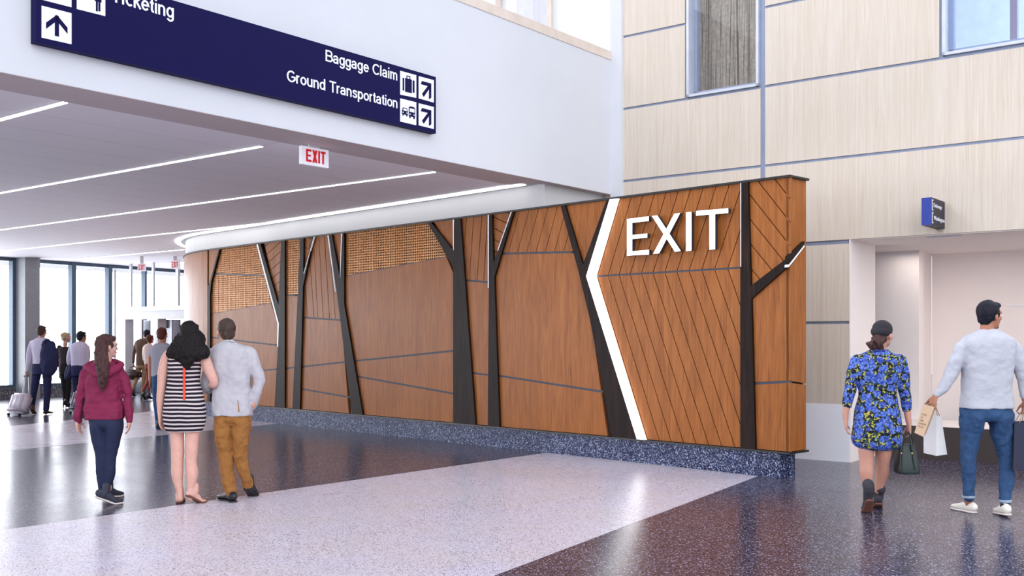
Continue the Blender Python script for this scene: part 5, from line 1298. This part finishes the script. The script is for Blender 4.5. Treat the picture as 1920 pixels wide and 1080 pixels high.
gpt = fa.p(49.5, 705); b_ = gp(32, 779); b_ = V((b_.x, gpt.y-.28, 0)); b_.x = (32-CX)/F*b_.y
trolley('pale hard shell trolley case leaning back, pulled by the man in navy trousers', V((b_.x, b_.y-.0, 0)), .45, -.35, .40, .40, .24, 'case_pale', 'case_edge', gpt)
gpt = fb.p(162, 708); b_ = V(((146-CX)/F*20.9, 20.9, 0))
trolley('plum and black trolley case partly hidden behind the woman in maroon', b_, .5, -.3, .34, .42, .24, 'case_plum', 'case_dark', gpt)
# brown travel bag
hd = fc.p(249.5, 686); c_ = V((hd.x+.0, hd.y, 0)); zt_ = hd.z-.03
t = thing('travel_bag', 'dark brown leather bag hanging from the hand of the brown jacket man', 'bag', (hd.x, hd.y, zt_-.3))
bm = NB(); Rm = Matrix.Translation(V((hd.x+.01, hd.y, zt_-.2))) @ Matrix.Rotation(-.1, 4, 'Z'); rbox(bm, Rm, .42, .2, .27, .06, 4); mesh_obj('bag_body', bm, 'bag_brown', t, True)
for yv in (-.05, .05):
    bm = NB(); tube(bm, [(*(Rm @ V((-.1, yv, .12))), .008, .008), (*(Rm @ V((-.06, yv*.5, .2))), .008, .008), (*(Rm @ V((.06, yv*.5, .2))), .008, .008), (*(Rm @ V((.1, yv, .12))), .008, .008)], 8); mesh_obj('handle', bm, 'bag_brown', t, True)
hd = fd.p(284, 716); t = thing('clutch_bag', 'small rust coloured bag held low by the woman in rose trousers', 'bag', hd)
bm = NB(); rbox(bm, Matrix.Translation(hd+V((-.04, 0, -.03))) @ Matrix.Rotation(.35, 4, 'Y'), .2, .06, .13, .02); mesh_obj('bag_body', bm, 'clutch', t, True)
bm = NB(); tube(bm, [(*(hd+V((-.1, 0, .03))), .006, .006), (*(hd+V((-.02, 0, .09))), .006, .006), (*(hd+V((.05, 0, .0))), .006, .006)], 8); mesh_obj('strap', bm, 'clutch', t, True)
# green handbag
f = Fig(9.0); t = thing('handbag', 'dark green leather handbag with gold studs in the hand of the floral dress woman', 'handbag', f.p(1701, 887))
bm = NB(); f.torso(bm, [(833, 1686, 1713, .05), (845, 1684, 1715.5, .065), (868, 1680.5, 1719, .09), (883, 1680, 1720.5, .095), (887, 1681.5, 1719.5, .09)], ex=4.5); mesh_obj('bag_body', bm, 'bag_green', t, True)
for dd, x0, x1 in ((-.055, 1690, 1708), (.045, 1692, 1711)):
    bm = NB(); f.limb(bm, [(x0-1, 845, 1.7, dd-.02), (x0+2, 826, 1.7, dd), (1702, 812, 1.7, dd*.3), (1705, 811, 1.7, dd*.3), (x1, 826, 1.7, dd), (x1+2, 845, 1.7, dd-.02)], 8); mesh_obj('handle', bm, 'bag_dark', t, True)
for x_ in (1689.5, 1710.5):
    bm = NB(); ell(bm, f.p(x_, 850, -.072), V((.01, .008, .01))); mesh_obj('stud', bm, 'gold', t, True)
bm = NB(); f.limb(bm, [(1688, 838, 1.5, -.06), (1688.5, 862, 1.5, -.088), (1686, 880, 1.4, -.1)], 8); f.limb(bm, [(1711, 838, 1.5, -.06), (1713, 862, 1.5, -.088), (1716, 880, 1.4, -.1)], 8); mesh_obj('seam_strap', bm, 'bag_dark', t, True)
# paper bags: corners traced on the nearer broad face
def paper_bag(name, label, face, sidevec, mat, grip, text=None):
    """face: tl,tr,br,bl world corners; sidevec: thickness vector"""
    c = sum(face, V((0, 0, 0)))/4; t = thing(name, label, 'shopping bag', face[3], 'shopping bags of the man in the sweater')
    tl, tr, br, bl = face; b2 = [p+sidevec for p in face]
    def quad(bm, a, b, c, d):
        n = (b-a).cross(d-a).normalized()*.0015; prism(bm, [a-n, b-n, c-n, d-n], [a+n, b+n, c+n, d+n])
    m0, m1 = (tl+b2[0])/2+(tr-tl)*.05, (bl+b2[3])/2
    bm = NB(); quad(bm, tl, tr, br, bl); quad(bm, *b2); quad(bm, bl, br, b2[2], b2[3])
    tl_, tr_ = (tl+b2[0])/2+(tr-tl)*.06, (tr+b2[1])/2-(tr-tl)*.06
    for e0, e1, g0, g1, mid in ((tl, bl, b2[0], b2[3], tl_), (tr, br, b2[1], b2[2], tr_)):
        lo = e0.lerp(e1, .75).lerp(g0.lerp(g1, .75), .5)
        n0 = (e0+g0)/2
        for a, b, c_ in ((e0, e1, lo), (e0, lo, mid), (g0, g1, lo), (g0, lo, mid), (e1, g1, lo)):
            v = [bm.verts.new(p) for p in (a, b, c_)]; bm.faces.new(v)
    mesh_obj('bag_body', bm, mat, t)
    for a, b in ((tl.lerp(tr, .3), tl.lerp(tr, .72)), (b2[0].lerp(b2[1], .3), b2[0].lerp(b2[1], .72))):
        bm = NB(); g0 = grip; tube(bm, [(*a, .003, .003), (*(a.lerp(g0, .7)), .003, .003), (*g0, .003, .003), (*(b.lerp(g0, .7)), .003, .003), (*b, .003, .003)], 6); mesh_obj('cord_handle', bm, 'cord', t, True)
    if text:
        ux = (tr-tl).normalized(); uz = (tl-bl).normalized(); n = ux.cross(uz); 
        if n.y > 0: n = -n
        H_ = (tl-bl).length; W_ = (tr-tl).length
        for i, (s_, wd) in enumerate(text):
            fit_text(s_, bl+uz*(H_*(.63-.105*i))+ux*W_*.14+n*.002, ux, uz, n, H_*.06, t, 'ink', depth=.001, width=W_*wd)
    return t
P9 = lambda x, y, dy=0.: f.p(x, y, dy)
grip = P9(1751, 752, .0)
paper_bag('paper_bag', 'tan paper carrier bag with small printed writing, tilted, in his left hand', [P9(1731.5, 757.5, -.03), P9(1752, 763, -.05), P9(1731, 819, -.1), P9(1714.5, 811, -.08)], V((.075, .12, .02)), 'paper_tan', grip, [('LIVE', .42), ('AT', .2), ('AND', .3), ('ITS GOOD', .62), ('TO US', .45)])
paper_bag('paper_bag', 'plain white paper carrier bag hanging behind the tan one', [P9(1755, 778, .16), P9(1764.5, 780, .14), P9(1776, 852, .12), P9(1755.5, 854.5, .10)], V((-.055, .14, .01)), 'paper_white', grip+V((.01, .04, 0)))
paper_bag('paper_bag', 'dark navy paper carrier bag at the right edge of the picture', [P9(1902, 793, -.1), P9(1934, 791, -.06), P9(1934, 880, -.1), P9(1900, 882, -.14)], V((.03, .14, 0)), 'paper_navy', P9(1921, 763, 0))
SKY_W, SKY_FILL = 10.0, 2.0  # the second is extra sky brightness added behind the camera as fill
# ------------------------------------------------------------ LIGHT
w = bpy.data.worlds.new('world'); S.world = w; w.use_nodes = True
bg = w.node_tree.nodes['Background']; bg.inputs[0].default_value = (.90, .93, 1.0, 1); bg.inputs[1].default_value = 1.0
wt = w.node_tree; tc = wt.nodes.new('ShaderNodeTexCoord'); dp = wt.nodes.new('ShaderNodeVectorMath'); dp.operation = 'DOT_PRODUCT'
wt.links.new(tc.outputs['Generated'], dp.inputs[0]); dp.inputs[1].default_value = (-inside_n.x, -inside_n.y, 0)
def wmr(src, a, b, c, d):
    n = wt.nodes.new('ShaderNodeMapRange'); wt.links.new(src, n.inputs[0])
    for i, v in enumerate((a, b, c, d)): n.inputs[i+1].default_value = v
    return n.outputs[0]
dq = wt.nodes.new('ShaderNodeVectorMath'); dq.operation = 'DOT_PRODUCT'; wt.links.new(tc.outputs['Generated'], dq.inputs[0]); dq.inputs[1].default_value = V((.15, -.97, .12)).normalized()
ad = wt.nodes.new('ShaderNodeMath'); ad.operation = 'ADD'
wt.links.new(wmr(dp.outputs['Value'], .45, .95, 1.0, SKY_W), ad.inputs[0]); wt.links.new(wmr(dq.outputs['Value'], .3, .9, 0.0, SKY_FILL), ad.inputs[1]); wt.links.new(ad.outputs[0], bg.inputs[1])
def area(name, loc, size, energy, color=(1, 1, 1), rot=(0, 0, 0)):
    d = bpy.data.lights.new(name, 'AREA'); d.shape = 'RECTANGLE'; d.size, d.size_y = size; d.energy = energy; d.color = color
    o = bpy.data.objects.new(name, d); COL.objects.link(o); o.location = loc; o.rotation_euler = rot; return o
for u_ in (1.2, 4.2, 7.2):  # unseen area lights added to brighten the corridor, no fixtures modelled
    p = yy(u_, TW+.75); area('corridor_fill', (p.x, p.y, zH-.05), (2.6, .5), 16, (1, .93, .88), (0, 0, math.atan2(-vA.y, -vA.x)))
for u_, v_, e_ in ((-2.4, 1.0, 30), (-6.5, 2.8, 140)):  # unseen fill lights added so the rooms above the fascia look bright
    p = fP+vB*u_+vA*v_; area('upper_room_fill', (p.x, p.y, 9.2), (2.5, 1.5), e_, (1, .97, .95), (0, 0, 0))
p = yy((s1767+SR)/2, 2.0); area('blue_room_fill', (p.x, p.y, 10.0), (3, 1.5), 420, (.9, .95, 1), (0, 0, 0))  # added fill light, out of view, lifting the blue room
S.view_settings.view_transform = 'Standard'; S.view_settings.look = 'None'; S.view_settings.exposure = 0; S.view_settings.gamma = 1
